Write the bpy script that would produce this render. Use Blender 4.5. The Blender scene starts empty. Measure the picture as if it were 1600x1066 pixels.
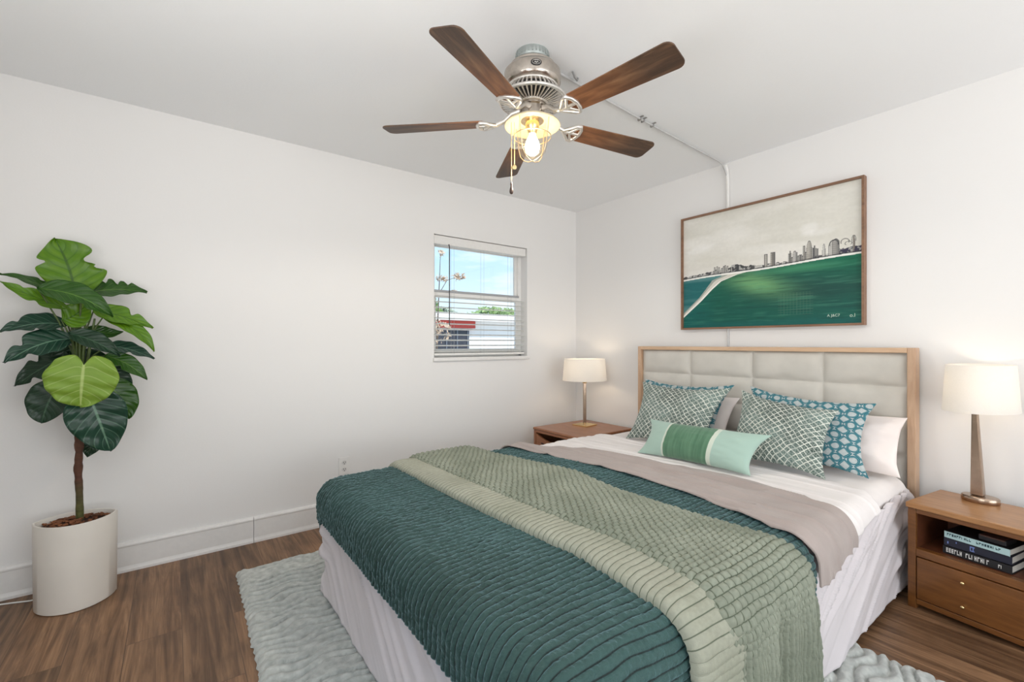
import bpy, bmesh, math, random
import numpy as np
from mathutils import Vector, Matrix
random.seed(7)
PI = math.pi
SC = bpy.context.scene
COL = SC.collection

# ------------------------------------------------------------------ camera
H = 1.19
FPX, CX, HZ = 707.0, 800.0, 537.0
AZ = math.atan2(945, 707)
CAM = Vector((-3.089, -3.105, H))
FW = Vector((math.cos(AZ), math.sin(AZ), 0)); RT = Vector((math.sin(AZ), -math.cos(AZ), 0))
cd = bpy.data.cameras.new('camera'); cam = bpy.data.objects.new('camera', cd); COL.objects.link(cam)
cd.sensor_width = 36; cd.lens = FPX / 1600 * 36; cd.shift_y = 4 / 1600; cd.clip_start = .02
cam.location = CAM; cam.rotation_euler = (PI / 2, 0, AZ - PI / 2)
SC.camera = cam

# ------------------------------------------------------------------ view, world, sun, fill lamps
SC.view_settings.view_transform = 'Standard'; SC.view_settings.look = 'None'
SC.view_settings.gamma = 1; SC.view_settings.use_curve_mapping = False
SC.view_settings.exposure = 0.0
W = bpy.data.worlds.new('sky'); SC.world = W; W.use_nodes = True
wn = W.node_tree.nodes; wl = W.node_tree.links
bg = wn['Background']; bg.inputs['Strength'].default_value = 1.25
tc = wn.new('ShaderNodeTexCoord'); sx = wn.new('ShaderNodeSeparateXYZ'); wl.new(tc.outputs['Generated'], sx.inputs[0])
rp = wn.new('ShaderNodeValToRGB'); wl.new(sx.outputs['Z'], rp.inputs[0])
cr = rp.color_ramp
cr.elements[0].position = 0.0; cr.elements[0].color = (.86, .93, .97, 1)
cr.elements[1].position = .5; cr.elements[1].color = (.22, .5, .85, 1)
e = cr.elements.new(.08); e.color = (.68, .86, .96, 1)
e = cr.elements.new(.24); e.color = (.42, .72, .94, 1)
mpw = wn.new('ShaderNodeMapping'); mpw.inputs['Scale'].default_value = (2.2, 2.2, 9); wl.new(tc.outputs['Generated'], mpw.inputs[0])
nz = wn.new('ShaderNodeTexNoise'); nz.inputs['Scale'].default_value = 2.6; nz.inputs['Detail'].default_value = 7; wl.new(mpw.outputs[0], nz.inputs[0])
r2 = wn.new('ShaderNodeValToRGB'); r2.color_ramp.elements[0].position = .47; r2.color_ramp.elements[1].position = .74
wl.new(nz.outputs['Fac'], r2.inputs[0])
mxw = wn.new('ShaderNodeMix'); mxw.data_type = 'RGBA'; wl.new(r2.outputs['Color'], mxw.inputs[0])
wl.new(rp.outputs['Color'], mxw.inputs[6]); mxw.inputs[7].default_value = (.95, .97, .98, 1)
wl.new(mxw.outputs[2], bg.inputs['Color'])

def lamp(name, kind, loc, energy, color=(1, 1, 1), **kw):
    d = bpy.data.lights.new(name, kind); d.energy = energy; d.color = color
    rot = kw.pop('rot', None)
    for k, v in kw.items(): setattr(d, k, v)
    o = bpy.data.objects.new(name, d); o.location = loc
    if rot: o.rotation_euler = rot
    COL.objects.link(o); return o
lamp('sun', 'SUN', (0, 0, 8), 3.6, (1, .96, .9), angle=.02, rot=(math.radians(28), math.radians(20), 0))
# added fill lamps in two made-up openings out of view, tilted at the ceiling
lamp('rear_fill_light', 'AREA', (-1.75, -5.33, 1.0), 60, (1, .985, .965), shape='RECTANGLE', size=2.9, size_y=1.9, rot=(PI / 2 + math.radians(44), 0, 0))
lamp('side_fill_light', 'AREA', (-4.03, -2.75, 1.2), 44, (1, .985, .965), shape='RECTANGLE', size=1.4, size_y=1.4, rot=(PI / 2 + math.radians(62), 0, -PI / 2))

# ------------------------------------------------------------------ helpers
def at(x, y, ax, v):
    d = FW + RT * ((x - CX) / FPX) + Vector((0, 0, (HZ - y) / FPX))
    return CAM + d * ((v - CAM[ax]) / d[ax])

def tag(o, label=None, cat=None, group=None, kind=None):
    if label: o['label'] = label
    if cat: o['category'] = cat
    if group: o['group'] = group
    if kind: o['kind'] = kind
    return o
def thing(name, label, cat, loc=(0, 0, 0), rz=0, group=None):
    o = bpy.data.objects.new(name, None); COL.objects.link(o); o.empty_display_size = .1
    o.location = loc; o.rotation_euler = (0, 0, rz)
    return tag(o, label, cat, group)
def attach(me, name, mat, parent=None, smooth=None, bevel=0, seg=2):
    o = bpy.data.objects.new(name, me); COL.objects.link(o)
    if mat: me.materials.append(mat)
    if parent: o.parent = parent
    if smooth is not None:
        me.polygons.foreach_set('use_smooth', [True] * len(me.polygons))
        if smooth < 179: me.set_sharp_from_angle(angle=math.radians(smooth))
    if bevel:
        m = o.modifiers.new('bevel', 'BEVEL'); m.width = bevel; m.segments = seg; m.limit_method = 'ANGLE'; m.angle_limit = math.radians(40)
    return o
class MB:
    def __init__(s): s.v = []; s.f = []; s.M = Matrix()
    def add(s, vs, fs):
        n = len(s.v); s.v += [tuple(s.M @ Vector(p)) for p in vs]; s.f += [tuple(n + i for i in f) for f in fs]; return s
    def box(s, c, d, R=None):
        a, b, h = d[0] / 2, d[1] / 2, d[2] / 2
        vs = [Vector((x, y, z)) for x in (-a, a) for y in (-b, b) for z in (-h, h)]
        if R: vs = [R @ p for p in vs]
        vs = [p + Vector(c) for p in vs]
        return s.add(vs, [(0, 1, 3, 2), (4, 6, 7, 5), (0, 4, 5, 1), (2, 3, 7, 6), (0, 2, 6, 4), (1, 5, 7, 3)])
    def bb(s, p, q):
        return s.box([(a + b) / 2 for a, b in zip(p, q)], [abs(b - a) for a, b in zip(p, q)])
    def lathe(s, prof, n=32, c=(0, 0, 0), sx=1, sy=1, cap0=True, cap1=True):
        vs = []; fs = []
        for r, z in prof:
            for i in range(n):
                t = 2 * PI * i / n; vs.append((c[0] + r * math.cos(t) * sx, c[1] + r * math.sin(t) * sy, c[2] + z))
        for k in range(len(prof) - 1):
            for i in range(n):
                j = (i + 1) % n; fs.append((k * n + i, k * n + j, (k + 1) * n + j, (k + 1) * n + i))
        if cap0: fs.append(tuple(range(n))[::-1])
        if cap1: fs.append(tuple((len(prof) - 1) * n + i for i in range(n)))
        return s.add(vs, fs)
    def tube(s, pts, r, n=8, closed=False):
        pts = [Vector(p) for p in pts]; m = len(pts); vs = []; fs = []
        rr = r if isinstance(r, (list, tuple)) else [r] * m
        up = None
        for k in range(m):
            a = pts[(k - 1) % m] if (closed or k > 0) else pts[k]; b = pts[(k + 1) % m] if (closed or k < m - 1) else pts[k]
            t = (b - a).normalized()
            if up is None: up = t.orthogonal().normalized()
            up = (up - t * up.dot(t)).normalized() if (up - t * up.dot(t)).length > 1e-6 else t.orthogonal().normalized()
            w = t.cross(up)
            for i in range(n):
                q = 2 * PI * i / n; vs.append(pts[k] + (up * math.cos(q) + w * math.sin(q)) * rr[k])
        for k in range(m if closed else m - 1):
            k2 = (k + 1) % m
            for i in range(n):
                j = (i + 1) % n; fs.append((k * n + i, k * n + j, k2 * n + j, k2 * n + i))
        if not closed: fs += [tuple(range(n))[::-1], tuple((m - 1) * n + i for i in range(n))]
        return s.add(vs, fs)
    def prism(s, poly, z0, z1):           # poly in xy, extruded along z
        n = len(poly); vs = [(x, y, z0) for x, y in poly] + [(x, y, z1) for x, y in poly]
        fs = [tuple(range(n))[::-1], tuple(range(n, 2 * n))] + [(i, (i + 1) % n, n + (i + 1) % n, n + i) for i in range(n)]
        return s.add(vs, fs)
    def frustum(s, c, d0, d1, h, off=(0, 0)):
        a, b = d0[0] / 2, d0[1] / 2; e, g = d1[0] / 2, d1[1] / 2; x, y, z = c
        vs = [(x - a, y - b, z), (x + a, y - b, z), (x + a, y + b, z), (x - a, y + b, z)]
        x += off[0]; y += off[1]
        vs += [(x - e, y - g, z + h), (x + e, y - g, z + h), (x + e, y + g, z + h), (x - e, y + g, z + h)]
        return s.add(vs, [(3, 2, 1, 0), (4, 5, 6, 7), (0, 1, 5, 4), (1, 2, 6, 5), (2, 3, 7, 6), (3, 0, 4, 7)])
    def build(s, name, mat, parent=None, smooth=None, bevel=0, seg=2):
        me = bpy.data.meshes.new(name); me.from_pydata(s.v, [], s.f); me.update()
        bm = bmesh.new(); bm.from_mesh(me); bmesh.ops.recalc_face_normals(bm, faces=bm.faces); bm.to_mesh(me); bm.free()
        return attach(me, name, mat, parent, smooth, bevel, seg)
def grid(name, P, mat, parent=None, uv=None, wrapu=False, org=None, color=None, flip=False):
    """P: (n,m,3) array -> one quad-grid mesh, smooth"""
    n, m = P.shape[:2]; P = P.astype(np.float64)
    if org is not None: P = P - np.array(org)
    idx = np.arange(n * m).reshape(n, m)
    if wrapu: a = idx; b = np.roll(idx, -1, 0)
    else: a = idx[:-1]; b = idx[1:]
    q = np.stack([a[:, :-1], b[:, :-1], b[:, 1:], a[:, 1:]], -1).reshape(-1, 4)
    if flip: q = q[:, ::-1]
    me = bpy.data.meshes.new(name); nf = len(q)
    me.vertices.add(n * m); me.vertices.foreach_set('co', P.reshape(-1).astype(np.float32))
    me.loops.add(nf * 4); me.loops.foreach_set('vertex_index', q.reshape(-1).astype(np.int32))
    me.polygons.add(nf); me.polygons.foreach_set('loop_start', np.arange(0, nf * 4, 4, dtype=np.int32))
    me.polygons.foreach_set('use_smooth', np.ones(nf, dtype=bool))
    if uv is not None:
        l = me.uv_layers.new(name='UVMap'); l.data.foreach_set('uv', uv.reshape(-1, 2)[q.reshape(-1)].reshape(-1).astype(np.float32))
    me.update(calc_edges=True)
    if color is not None:
        ca = me.color_attributes.new('paint', 'FLOAT_COLOR', 'POINT')
        c4 = np.ones((n * m, 4), np.float32); c4[:, :3] = color.reshape(-1, 3); ca.data.foreach_set('color', c4.reshape(-1))
    me.validate()
    return attach(me, name, mat, parent)
def vnoise(x, y, seed=0):
    xi = np.floor(x).astype(np.int64); yi = np.floor(y).astype(np.int64); fx = x - xi; fy = y - yi
    def h(a, b):
        n = (a * 374761393 + b * 668265263 + seed * 974634777) & 0xFFFFFFFF
        n = ((n ^ (n >> 13)) * 1274126177) & 0xFFFFFFFF
        return ((n ^ (n >> 16)) & 0xFFFF) / 65535.0
    u = fx * fx * (3 - 2 * fx); v = fy * fy * (3 - 2 * fy)
    return (h(xi, yi) * (1 - u) + h(xi + 1, yi) * u) * (1 - v) + (h(xi, yi + 1) * (1 - u) + h(xi + 1, yi + 1) * u) * v
def fbm(x, y, seed=0, o=3):
    r = 0; a = .5
    for k in range(o): r = r + a * vnoise(x * 2 ** k, y * 2 ** k, seed + k); a /= 2
    return r / (1 - .5 ** o)

# ------------------------------------------------------------------ materials
def srgb(r, g, b):
    f = lambda c: (c / 255 / 12.92) if c / 255 <= .04045 else ((c / 255 + .055) / 1.055) ** 2.4
    return (f(r), f(g), f(b), 1)
class N:
    def __init__(s, name):
        s.m = bpy.data.materials.new(name); s.m.use_nodes = True; s.t = s.m.node_tree; s.b = s.t.nodes['Principled BSDF']
    def n(s, typ, **kw):
        x = s.t.nodes.new('ShaderNode' + typ)
        for k, v in kw.items():
            if hasattr(x, k): setattr(x, k, v)
        return x
    def l(s, a, b): s.t.links.new(a, b)
    def coord(s, kind='Object', scale=(1, 1, 1), rot=(0, 0, 0)):
        c = s.n('TexCoord'); mp = s.n('Mapping'); mp.inputs['Scale'].default_value = scale; mp.inputs['Rotation'].default_value = rot
        s.l(c.outputs[kind], mp.inputs[0]); return mp.outputs[0]
    def noise(s, co, scale, detail=3, rough=.5, dist=0):
        x = s.n('TexNoise'); x.inputs['Scale'].default_value = scale; x.inputs['Detail'].default_value = detail
        x.inputs['Roughness'].default_value = rough; x.inputs['Distortion'].default_value = dist; s.l(co, x.inputs['Vector']); return x.outputs['Fac']
    def ramp(s, fac, stops):
        r = s.n('ValToRGB'); c = r.color_ramp
        c.elements[0].position, c.elements[0].color = stops[0]; c.elements[1].position, c.elements[1].color = stops[-1]
        for p, k in stops[1:-1]: e = c.elements.new(p); e.color = k
        s.l(fac, r.inputs[0]); return r.outputs['Color']
    def mix(s, fac, a, b, mode='MIX'):
        x = s.n('Mix'); x.data_type = 'RGBA'; x.blend_type = mode
        for i, v in ((0, fac), (6, a), (7, b)):
            if hasattr(v, 'links') or hasattr(v, 'is_linked'): s.l(v, x.inputs[i])
            else: x.inputs[i].default_value = v
        return x.outputs[2]
    def math(s, op, a, b=0.0):
        x = s.n('Math'); x.operation = op
        for i, v in ((0, a), (1, b)):
            if hasattr(v, 'is_linked'): s.l(v, x.inputs[i])
            else: x.inputs[i].default_value = v
        return x.outputs[0]
    def bump(s, h, strength=.3, dist=.01):
        x = s.n('Bump'); x.inputs['Strength'].default_value = strength; x.inputs['Distance'].default_value = dist
        s.l(h, x.inputs['Height']); s.l(x.outputs[0], s.b.inputs['Normal'])
    def set(s, **kw):
        for k, v in kw.items():
            i = s.b.inputs[{'col': 'Base Color', 'rough': 'Roughness', 'metal': 'Metallic', 'spec': 'Specular IOR Level', 'sheen': 'Sheen Weight',
                            'emit': 'Emission Color', 'estr': 'Emission Strength', 'trans': 'Transmission Weight', 'alpha': 'Alpha', 'coat': 'Coat Weight'}[k]]
            if hasattr(v, 'is_linked'): s.l(v, i)
            else: i.default_value = v
        return s.m
def plain(name, c, rough=.5, metal=0, var=.06, scale=40, **kw):
    m = N(name); co = m.coord()
    f = m.noise(co, scale, 3)
    lo = tuple(x * (1 - var) for x in c[:3]) + (1,); hi = tuple(min(1, x * (1 + var)) for x in c[:3]) + (1,)
    return m.set(col=m.ramp(f, [(.3, lo), (.7, hi)]), rough=rough, metal=metal, **kw)
def fabric(name, c, rough=.9, scale=900, strength=.15, var=.05, sheen=.2):
    m = N(name); co = m.coord()
    f = m.noise(co, 9, 4); lo = tuple(x * (1 - var) for x in c[:3]) + (1,); hi = tuple(min(1, x * (1 + var)) for x in c[:3]) + (1,)
    m.bump(m.noise(co, scale, 1), strength, .002)
    return m.set(col=m.ramp(f, [(.3, lo), (.7, hi)]), rough=rough, sheen=sheen, spec=.2)
def wood(name, c0, c1, axis='y', scale=1., rough=.4, coat=0.0):
    m = N(name); st = {'x': (1.5, 14, 14), 'y': (14, 1.5, 14), 'z': (14, 14, 1.5)}[axis]
    co = m.coord(scale=tuple(q * scale for q in st))
    f = m.noise(co, 1.6, 6, .6, 1.2); g = m.noise(co, 9, 4, .6)
    k = m.mix(.35, f, g)
    m.bump(g, .05, .002)
    return m.set(col=m.ramp(k, [(.32, c0), (.68, c1)]), rough=rough, coat=coat)

def wallmat(name, c, b=.12):
    m = N(name); co = m.coord()
    m.bump(m.noise(co, 120, 3), b, .002)
    f = m.noise(co, 1.3, 3)
    return m.set(col=m.ramp(f, [(.3, tuple(x * .985 for x in c[:3]) + (1,)), (.7, c)]), rough=.75, spec=.25)
M = {}
M['wall'] = wallmat('white wall paint', (.83, .82, .81, 1))
M['ceil'] = wallmat('white ceiling paint', (.89, .90, .91, 1), .2)
M['trim'] = plain('white trim paint', (.80, .79, .775, 1), .4, var=.02)
M['steel'] = plain('brushed nickel', (.50, .45, .40, 1), .25, 1, .08, 60)
M['steel_light'] = plain('satin pewter', (.78, .75, .71, 1), .35, .85, .08, 60)
M['bronze'] = plain('aged bronze lamp metal', (.44, .33, .25, 1), .25, 1, .1, 30)
M['brass'] = plain('polished brass', (.86, .66, .34, 1), .22, 1, .06, 40)
M['dark'] = plain('black recess', (.015, .014, .013, 1), .6)
M['black'] = plain('black plastic', (.02, .02, .022, 1), .4)
M['white_plastic'] = plain('white plastic', (.82, .81, .79, 1), .35, var=.02)
M['pipe'] = plain('painted conduit', (.56, .56, .56, 1), .4, .1)
M['oak'] = wood('pale oak', srgb(196, 160, 128), srgb(222, 190, 158), 'y', 1, .45)
M['oakv'] = wood('pale oak upright', srgb(184, 148, 120), srgb(212, 180, 150), 'z', 1, .45)
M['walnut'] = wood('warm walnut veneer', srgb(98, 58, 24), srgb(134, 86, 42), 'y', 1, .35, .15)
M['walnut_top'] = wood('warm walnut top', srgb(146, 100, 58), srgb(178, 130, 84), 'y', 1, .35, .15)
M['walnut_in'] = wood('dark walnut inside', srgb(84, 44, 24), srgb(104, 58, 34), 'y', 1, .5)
M['cherry'] = wood('reddish wood', srgb(132, 82, 54), srgb(172, 116, 80), 'y', 1, .35, .15)
def floor_mat():
    m = N('wood plank floor')
    co = m.coord(rot=(0, 0, PI / 2))
    br = m.n('TexBrick'); br.inputs['Scale'].default_value = 1.0
    br.inputs['Brick Width'].default_value = 1.22; br.inputs['Row Height'].default_value = .18
    br.inputs['Mortar Size'].default_value = .0012; br.inputs['Mortar Smooth'].default_value = .3
    br.inputs['Color1'].default_value = (0, 0, 0, 1); br.inputs['Color2'].default_value = (1, 1, 1, 1); br.inputs['Mortar'].default_value = (.5, .5, .5, 1)
    br.offset = .37; br.offset_frequency = 2
    m.l(co, br.inputs['Vector'])
    # shift the grain per plank
    comb = m.n('CombineXYZ'); m.l(br.outputs['Color'], comb.inputs[2])
    sc = m.n('VectorMath'); sc.operation = 'SCALE'; sc.inputs['Scale'].default_value = 17; m.l(comb.outputs[0], sc.inputs[0])
    ad = m.n('VectorMath'); ad.operation = 'ADD'; m.l(co, ad.inputs[0]); m.l(sc.outputs[0], ad.inputs[1])
    mp = m.n('Mapping'); mp.inputs['Scale'].default_value = (.8, 12, 1); m.l(ad.outputs[0], mp.inputs[0])
    f = m.noise(mp.outputs[0], 1.5, 7, .62, 1.6)
    mp2 = m.n('Mapping'); mp2.inputs['Scale'].default_value = (5, 130, 1); m.l(ad.outputs[0], mp2.inputs[0])
    g = m.noise(mp2.outputs[0], 1.3, 3, .6)
    kn = m.noise(ad.outputs[0], 2.6, 3, .5, .5)
    base = m.ramp(f, [(.28, srgb(84, 61, 43)), (.45, srgb(118, 89, 65)), (.6, srgb(148, 115, 86)), (.78, srgb(172, 139, 108))])
    tone = m.ramp(br.outputs['Color'], [(0, (.74, .72, .70, 1)), (1, (1.2, 1.15, 1.1, 1))])
    c = m.mix(1.0, base, tone, 'MULTIPLY')
    c = m.mix(.5, c, m.ramp(g, [(.3, (.62, .6, .58, 1)), (.6, (1.05, 1.05, 1.05, 1))]), 'MULTIPLY')
    c = m.mix(.55, c, m.ramp(kn, [(.36, (.5, .48, .46, 1)), (.5, (1, 1, 1, 1))]), 'MULTIPLY')
    c = m.mix(br.outputs['Fac'], c, srgb(84, 62, 46))
    m.bump(g, .06, .002)
    return m.set(col=c, rough=.42, spec=.4)
M['floor'] = floor_mat()

# ------------------------------------------------------------------ room shell
CE = 2.447
XL, YF = -4.0, -5.3
st = lambda o: tag(o, kind='structure')
st(MB().bb((XL - .15, YF - .15, -.12), (.15, .15, 0)).build('floor', M['floor']))
st(MB().bb((XL - .15, YF - .15, CE), (.15, .15, CE + .15)).build('ceiling', M['ceil']))
WX0, WX1, WZ0, WZ1 = -1.505, -.6, 1.083, 2.026
def holed(p0, p1, axis, h0, h1, z0, z1):
    """wall box p0..p1 with an opening along axis from h0..h1 and z0..z1"""
    b = MB(); o = 1 - axis
    def part(a0, a1, c0, c1):
        p = [0, 0, c0]; q = [0, 0, c1]; p[axis] = a0; q[axis] = a1; p[o] = p0[o]; q[o] = p1[o]; b.bb(p, q)
    part(p0[axis], h0, p0[2], p1[2]); part(h1, p1[axis], p0[2], p1[2])
    part(h0, h1, z1, p1[2])
    if z0 > p0[2]: part(h0, h1, p0[2], z0)
    return b
st(holed((XL - .15, 0, 0), (.15, .15, CE), 0, WX0, WX1, WZ0, WZ1).build('wall_back', M['wall']))
st(MB().bb((0, YF - .15, 0), (.15, 0, CE)).build('wall_right', M['wall']))
st(holed((XL - .15, YF - .15, 0), (.15, YF, CE), 0, -3.25, -.25, 0, 2.15).build('wall_front', M['wall']))  # opening added for the rear fill lamp
st(holed((XL - .15, YF, 0), (XL, 0, CE), 1, -3.5, -2.0, .45, 1.95).build('wall_left', M['wall']))  # opening added for the side fill lamp
def baseboard(name, p, q, n, mat=M['trim']):
    """profile extruded from p to q, n = direction into the room"""
    prof = [(0, 0), (.02, 0), (.02, .012), (.0165, .022), (.0145, .03), (.0145, .128), (.017, .133), (.017, .14), (.012, .149), (.004, .152), (0, .152)]
    a = Vector(p); c = Vector(q); n = Vector(n); k = len(prof); b = MB()
    vs = [a + n * x + Vector((0, 0, z)) for x, z in prof] + [c + n * x + Vector((0, 0, z)) for x, z in prof]
    b.add(vs, [(i, (i + 1) % k, k + (i + 1) % k, k + i) for i in range(k)] + [tuple(range(k)), tuple(range(k, 2 * k))[::-1]])
    return st(b.build(name, mat))
baseboard('baseboard_back', (XL, 0, 0), (-2.706, 0, 0), (0, -1, 0))
baseboard('baseboard_back', (-2.7035, 0, 0), (-.02, 0, 0), (0, -1, 0))
baseboard('baseboard_right', (0, 0, 0), (0, YF, 0), (-1, 0, 0))
baseboard('baseboard_left', (XL, YF, 0), (XL, 0, 0), (1, 0, 0))

# window_1 (structure): frame, sashes, panes
wf = thing('window_1', None, None, ((WX0 + WX1) / 2, .12, WZ0)); tag(wf, kind='structure')
def L(o): return lambda p: tuple(a - b for a, b in zip(p, o.location))
lw = L(wf)
b = MB(); yw0, yw1 = .085, .145
for p, q in [((WX0, yw0, WZ0), (WX0 + .035, yw1, WZ1)), ((WX1 - .035, yw0, WZ0), (WX1, yw1, WZ1)), ((WX0, yw0, WZ1 - .04), (WX1, yw1, WZ1)), ((WX0, yw0, WZ0), (WX1, yw1, WZ0 + .035))]:
    b.bb(lw(p), lw(q))
b.build('window_frame', M['white_plastic'], wf, bevel=.004)
zm = 1.575
for nm, z0, z1, y in (('upper_sash', zm - .02, WZ1 - .04, .118), ('lower_sash', WZ0 + .035, zm + .022, .098)):
    b = MB(); x0, x1 = WX0 + .03, WX1 - .03; t = .03
    for p, q in [((x0, y - .012, z0), (x0 + t, y + .012, z1)), ((x1 - t, y - .012, z0), (x1, y + .012, z1)), ((x0 + t, y - .012, z1 - t), (x1 - t, y + .012, z1)), ((x0 + t, y - .012, z0), (x1 - t, y + .012, z0 + t))]:
        b.bb(lw(p), lw(q))
    sash = b.build('sash', M['white_plastic'], wf, bevel=.003)
    if nm == 'lower_sash': MB().bb(lw((x0, y - .02, z1 - .002)), lw((x1, y + .012, z1 + .016))).build('meeting_rail', plain('grey aluminium rail', (.40, .41, .43, 1), .45, .3), sash, bevel=.002)
    g = N('window glass ' + nm)
    tr = g.n('BsdfTransparent'); gl = g.n('BsdfGlossy'); gl.inputs['Roughness'].default_value = .02; mx = g.n('MixShader'); fr = g.n('Fresnel'); fr.inputs[0].default_value = 1.3
    g.l(fr.outputs[0], mx.inputs[0]); g.l(tr.outputs[0], mx.inputs[1]); g.l(gl.outputs[0], mx.inputs[2])
    g.l(mx.outputs[0], g.t.nodes['Material Output'].inputs['Surface'])
    MB().bb(lw((x0 + t - .004, y - .002, z0 + t - .004)), lw((x1 - t + .004, y + .002, z1 - t + .004))).build('pane', g.m, sash)
st(MB().bb((WX0 - .012, -.022, WZ0 - .028), (WX1 + .012, .085, WZ0 - .002)).build('trim_1', M['trim'], bevel=.004))

# ------------------------------------------------------------------ blind
bl = thing('window_blind', 'white horizontal blind with slats lowered over the bottom half of the window', 'blind', ((WX0 + WX1) / 2, .045, 1.12))
lb = L(bl)
sm_ = N('white slat'); tr_ = sm_.n('BsdfTranslucent'); tr_.inputs[0].default_value = (.9, .9, .88, 1); mx_ = sm_.n('MixShader'); mx_.inputs[0].default_value = .4
sm_.set(col=(.86, .86, .84, 1), rough=.4); sm_.l(sm_.b.outputs[0], mx_.inputs[1]); sm_.l(tr_.outputs[0], mx_.inputs[2]); sm_.l(mx_.outputs[0], sm_.t.nodes['Material Output'].inputs['Surface']); SLAT = sm_.m
hr = MB().bb(lb((WX0 + .006, .012, 1.955)), lb((WX1 - .006, .07, WZ1 - .004))).build('headrail', M['white_plastic'], bl, bevel=.004)
nsl = 11
for k in range(nsl):
    z = 1.135 + k * .0425
    prof = [(-.024, -.006), (-.012, .0), (0, .0022), (.012, .0015), (.024, -.002)]
    xs = (WX0 + .012, WX1 - .012); vs = []
    for x in xs:
        vs += [lb((x, .045 + a, z + c)) for a, c in prof] + [lb((x, .045 + a, z + c - .0022)) for a, c in prof[::-1]]
    m_ = len(prof) * 2
    b = MB().add(vs, [(i, (i + 1) % m_, m_ + (i + 1) % m_, m_ + i) for i in range(m_)] + [tuple(range(m_)), tuple(range(m_, 2 * m_))[::-1]])
    b.build('slat', SLAT, bl, smooth=60)
MB().bb(lb((WX0 + .012, .022, 1.098)), lb((WX1 - .012, .068, 1.115))).build('bottom_rail', M['white_plastic'], bl, bevel=.004)
for x in (-1.32, -1.04, -.76):
    b = MB()
    for y in (.021, .069): b.tube([lb((x, y, 1.108)), lb((x, y, 1.96))], .0009, 5)
    b.build('ladder_cord', plain('blind cord', (.5, .5, .5, 1), .7), bl)
MB().tube([lb((-1.375, .004, 1.96)), lb((-1.375, -.004, 1.94)), lb((-1.375, -.004, 1.33))], .0042, 8).build('tilt_wand', plain('smoky wand', (.045, .045, .05, 1), .25), bl, smooth=60)

# ------------------------------------------------------------------ outside
st(MB().bb((-14, .2, -.5), (30, 42, -.4)).build('ground', plain('outdoor gravel', (.5, .47, .42, 1), .9, var=.2, scale=3)))
nb = thing('neighbouring_house', 'low white house with a red fascia and dark window seen through the window', 'house', (9, 15, -.4))
ln = L(nb); wh = plain('white stucco', (.9, .9, .9, 1), .8, var=.03, scale=2)
MB().bb(ln((3, 14, -.4)), ln((18, 19, 2.18))).build('wall', wh, nb)
MB().bb(ln((2.6, 13.6, 2.18)), ln((18.4, 19.4, 2.5))).build('roof', plain('white roof edge', (.92, .9, .89, 1), .7, var=.03), nb)
MB().bb(ln((2.8, 13.8, 1.86)), ln((7.55, 13.98, 2.17))).build('fascia', plain('red painted board', srgb(196, 74, 66), .6), nb)
wd = MB().bb(ln((4.6, 13.93, .3)), ln((7.3, 13.99, 1.76))).build('window_opening', plain('dark glass', srgb(52, 58, 72), .2), nb)
b = MB()
for k in range(6): b.bb(ln((4.6 + k * .52, 13.90, .3)), ln((4.64 + k * .52, 13.95, 1.76)))
b.build('mullion', plain('grey mullions', srgb(120, 128, 140), .5), wd)
def leafmass(name, c, r, n, size, mat, parent=None, sq=1):
    c = Vector(c); vs = []; fs = []
    for i in range(n):
        d = Vector((random.gauss(0, 1), random.gauss(0, 1), random.gauss(0, 1))).normalized() * (random.random() ** .4)
        p = c + Vector((d.x * r[0], d.y * r[1], d.z * r[2]))
        a = Vector((random.uniform(-1, 1), random.uniform(-1, 1), random.uniform(-1, 1))).normalized(); q = a.orthogonal().normalized()
        s = size * random.uniform(.6, 1.4); k = len(vs)
        vs += [p - a * s, p + q * s * .5 + Vector((0, 0, s * .1)), p + a * s, p - q * s * .5]; fs.append((k, k + 1, k + 2, k + 3))
    return MB().add(vs, fs).build(name, mat, parent)
tg = plain('tree leaves', srgb(120, 150, 84), .8, var=.4, scale=2); tg2 = plain('pale tree leaves', srgb(158, 182, 120), .8, var=.3, scale=2)
bark = plain('tree bark', srgb(110, 96, 84), .9, var=.2)
for k, (x, y, z, rx, rz, mt, lab) in enumerate([(9.4, 24, 3.1, 1.7, 1.5, tg, 'green tree behind the white house, left of the window view'), (16.6, 25, 3.0, 2.8, .95, tg2, 'wide pale green tree behind the roof of the white house'), (12.8, 27, 2.9, 1.6, 1.0, plain('grey green leaves', srgb(176, 186, 168), .8, var=.3, scale=2), 'greyish tree between the two greener trees beyond the house')]):
    t = thing('tree', lab, 'tree', (x, y, -.4), group='trees beyond the white house')
    tag(leafmass('crown', (0, 0, z + .4), (rx, 1.5, rz), 1500, .22, mt, t), kind='stuff')
    MB().tube([(0, 0, 0), (.1, 0, 1.5), (0, .1, z)], [.2, .15, .08], 8).build('trunk', bark, t, smooth=60)
t = thing('tree', 'slender tree with pale pink leaves reaching up in front of the house', 'tree', (1.92, 6.5, -.4))
pk = plain('pinkish leaves', srgb(206, 182, 158), .8, var=.25, scale=6); lt = L(t)
b = MB().tube([lt((1.92, 6.5, -.4)), lt((1.88, 6.5, 1.0)), lt((1.92, 6.5, 2.0)), lt((1.98, 6.5, 3.3))], [.03, .025, .015, .006], 8)
b.tube([lt((1.9, 6.5, 2.3)), lt((2.15, 6.5, 2.7)), lt((2.5, 6.5, 2.84))], [.01, .007, .004], 6)
b.build('trunk', bark, t, smooth=60)
for c, r, n in [((2.0, 6.5, 3.34), (.09, .08, .08), 26), ((2.0, 6.5, 2.74), (.2, .12, .07), 46), ((2.48, 6.5, 2.82), (.2, .12, .08), 60), ((2.36, 6.5, 2.44), (.07, .08, .07), 16), ((1.95, 6.5, 1.5), (.3, .2, .35), 90)]:
    tag(leafmass('leaf_cluster', lt(c), r, n, .06, pk, t), kind='stuff')

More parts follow.
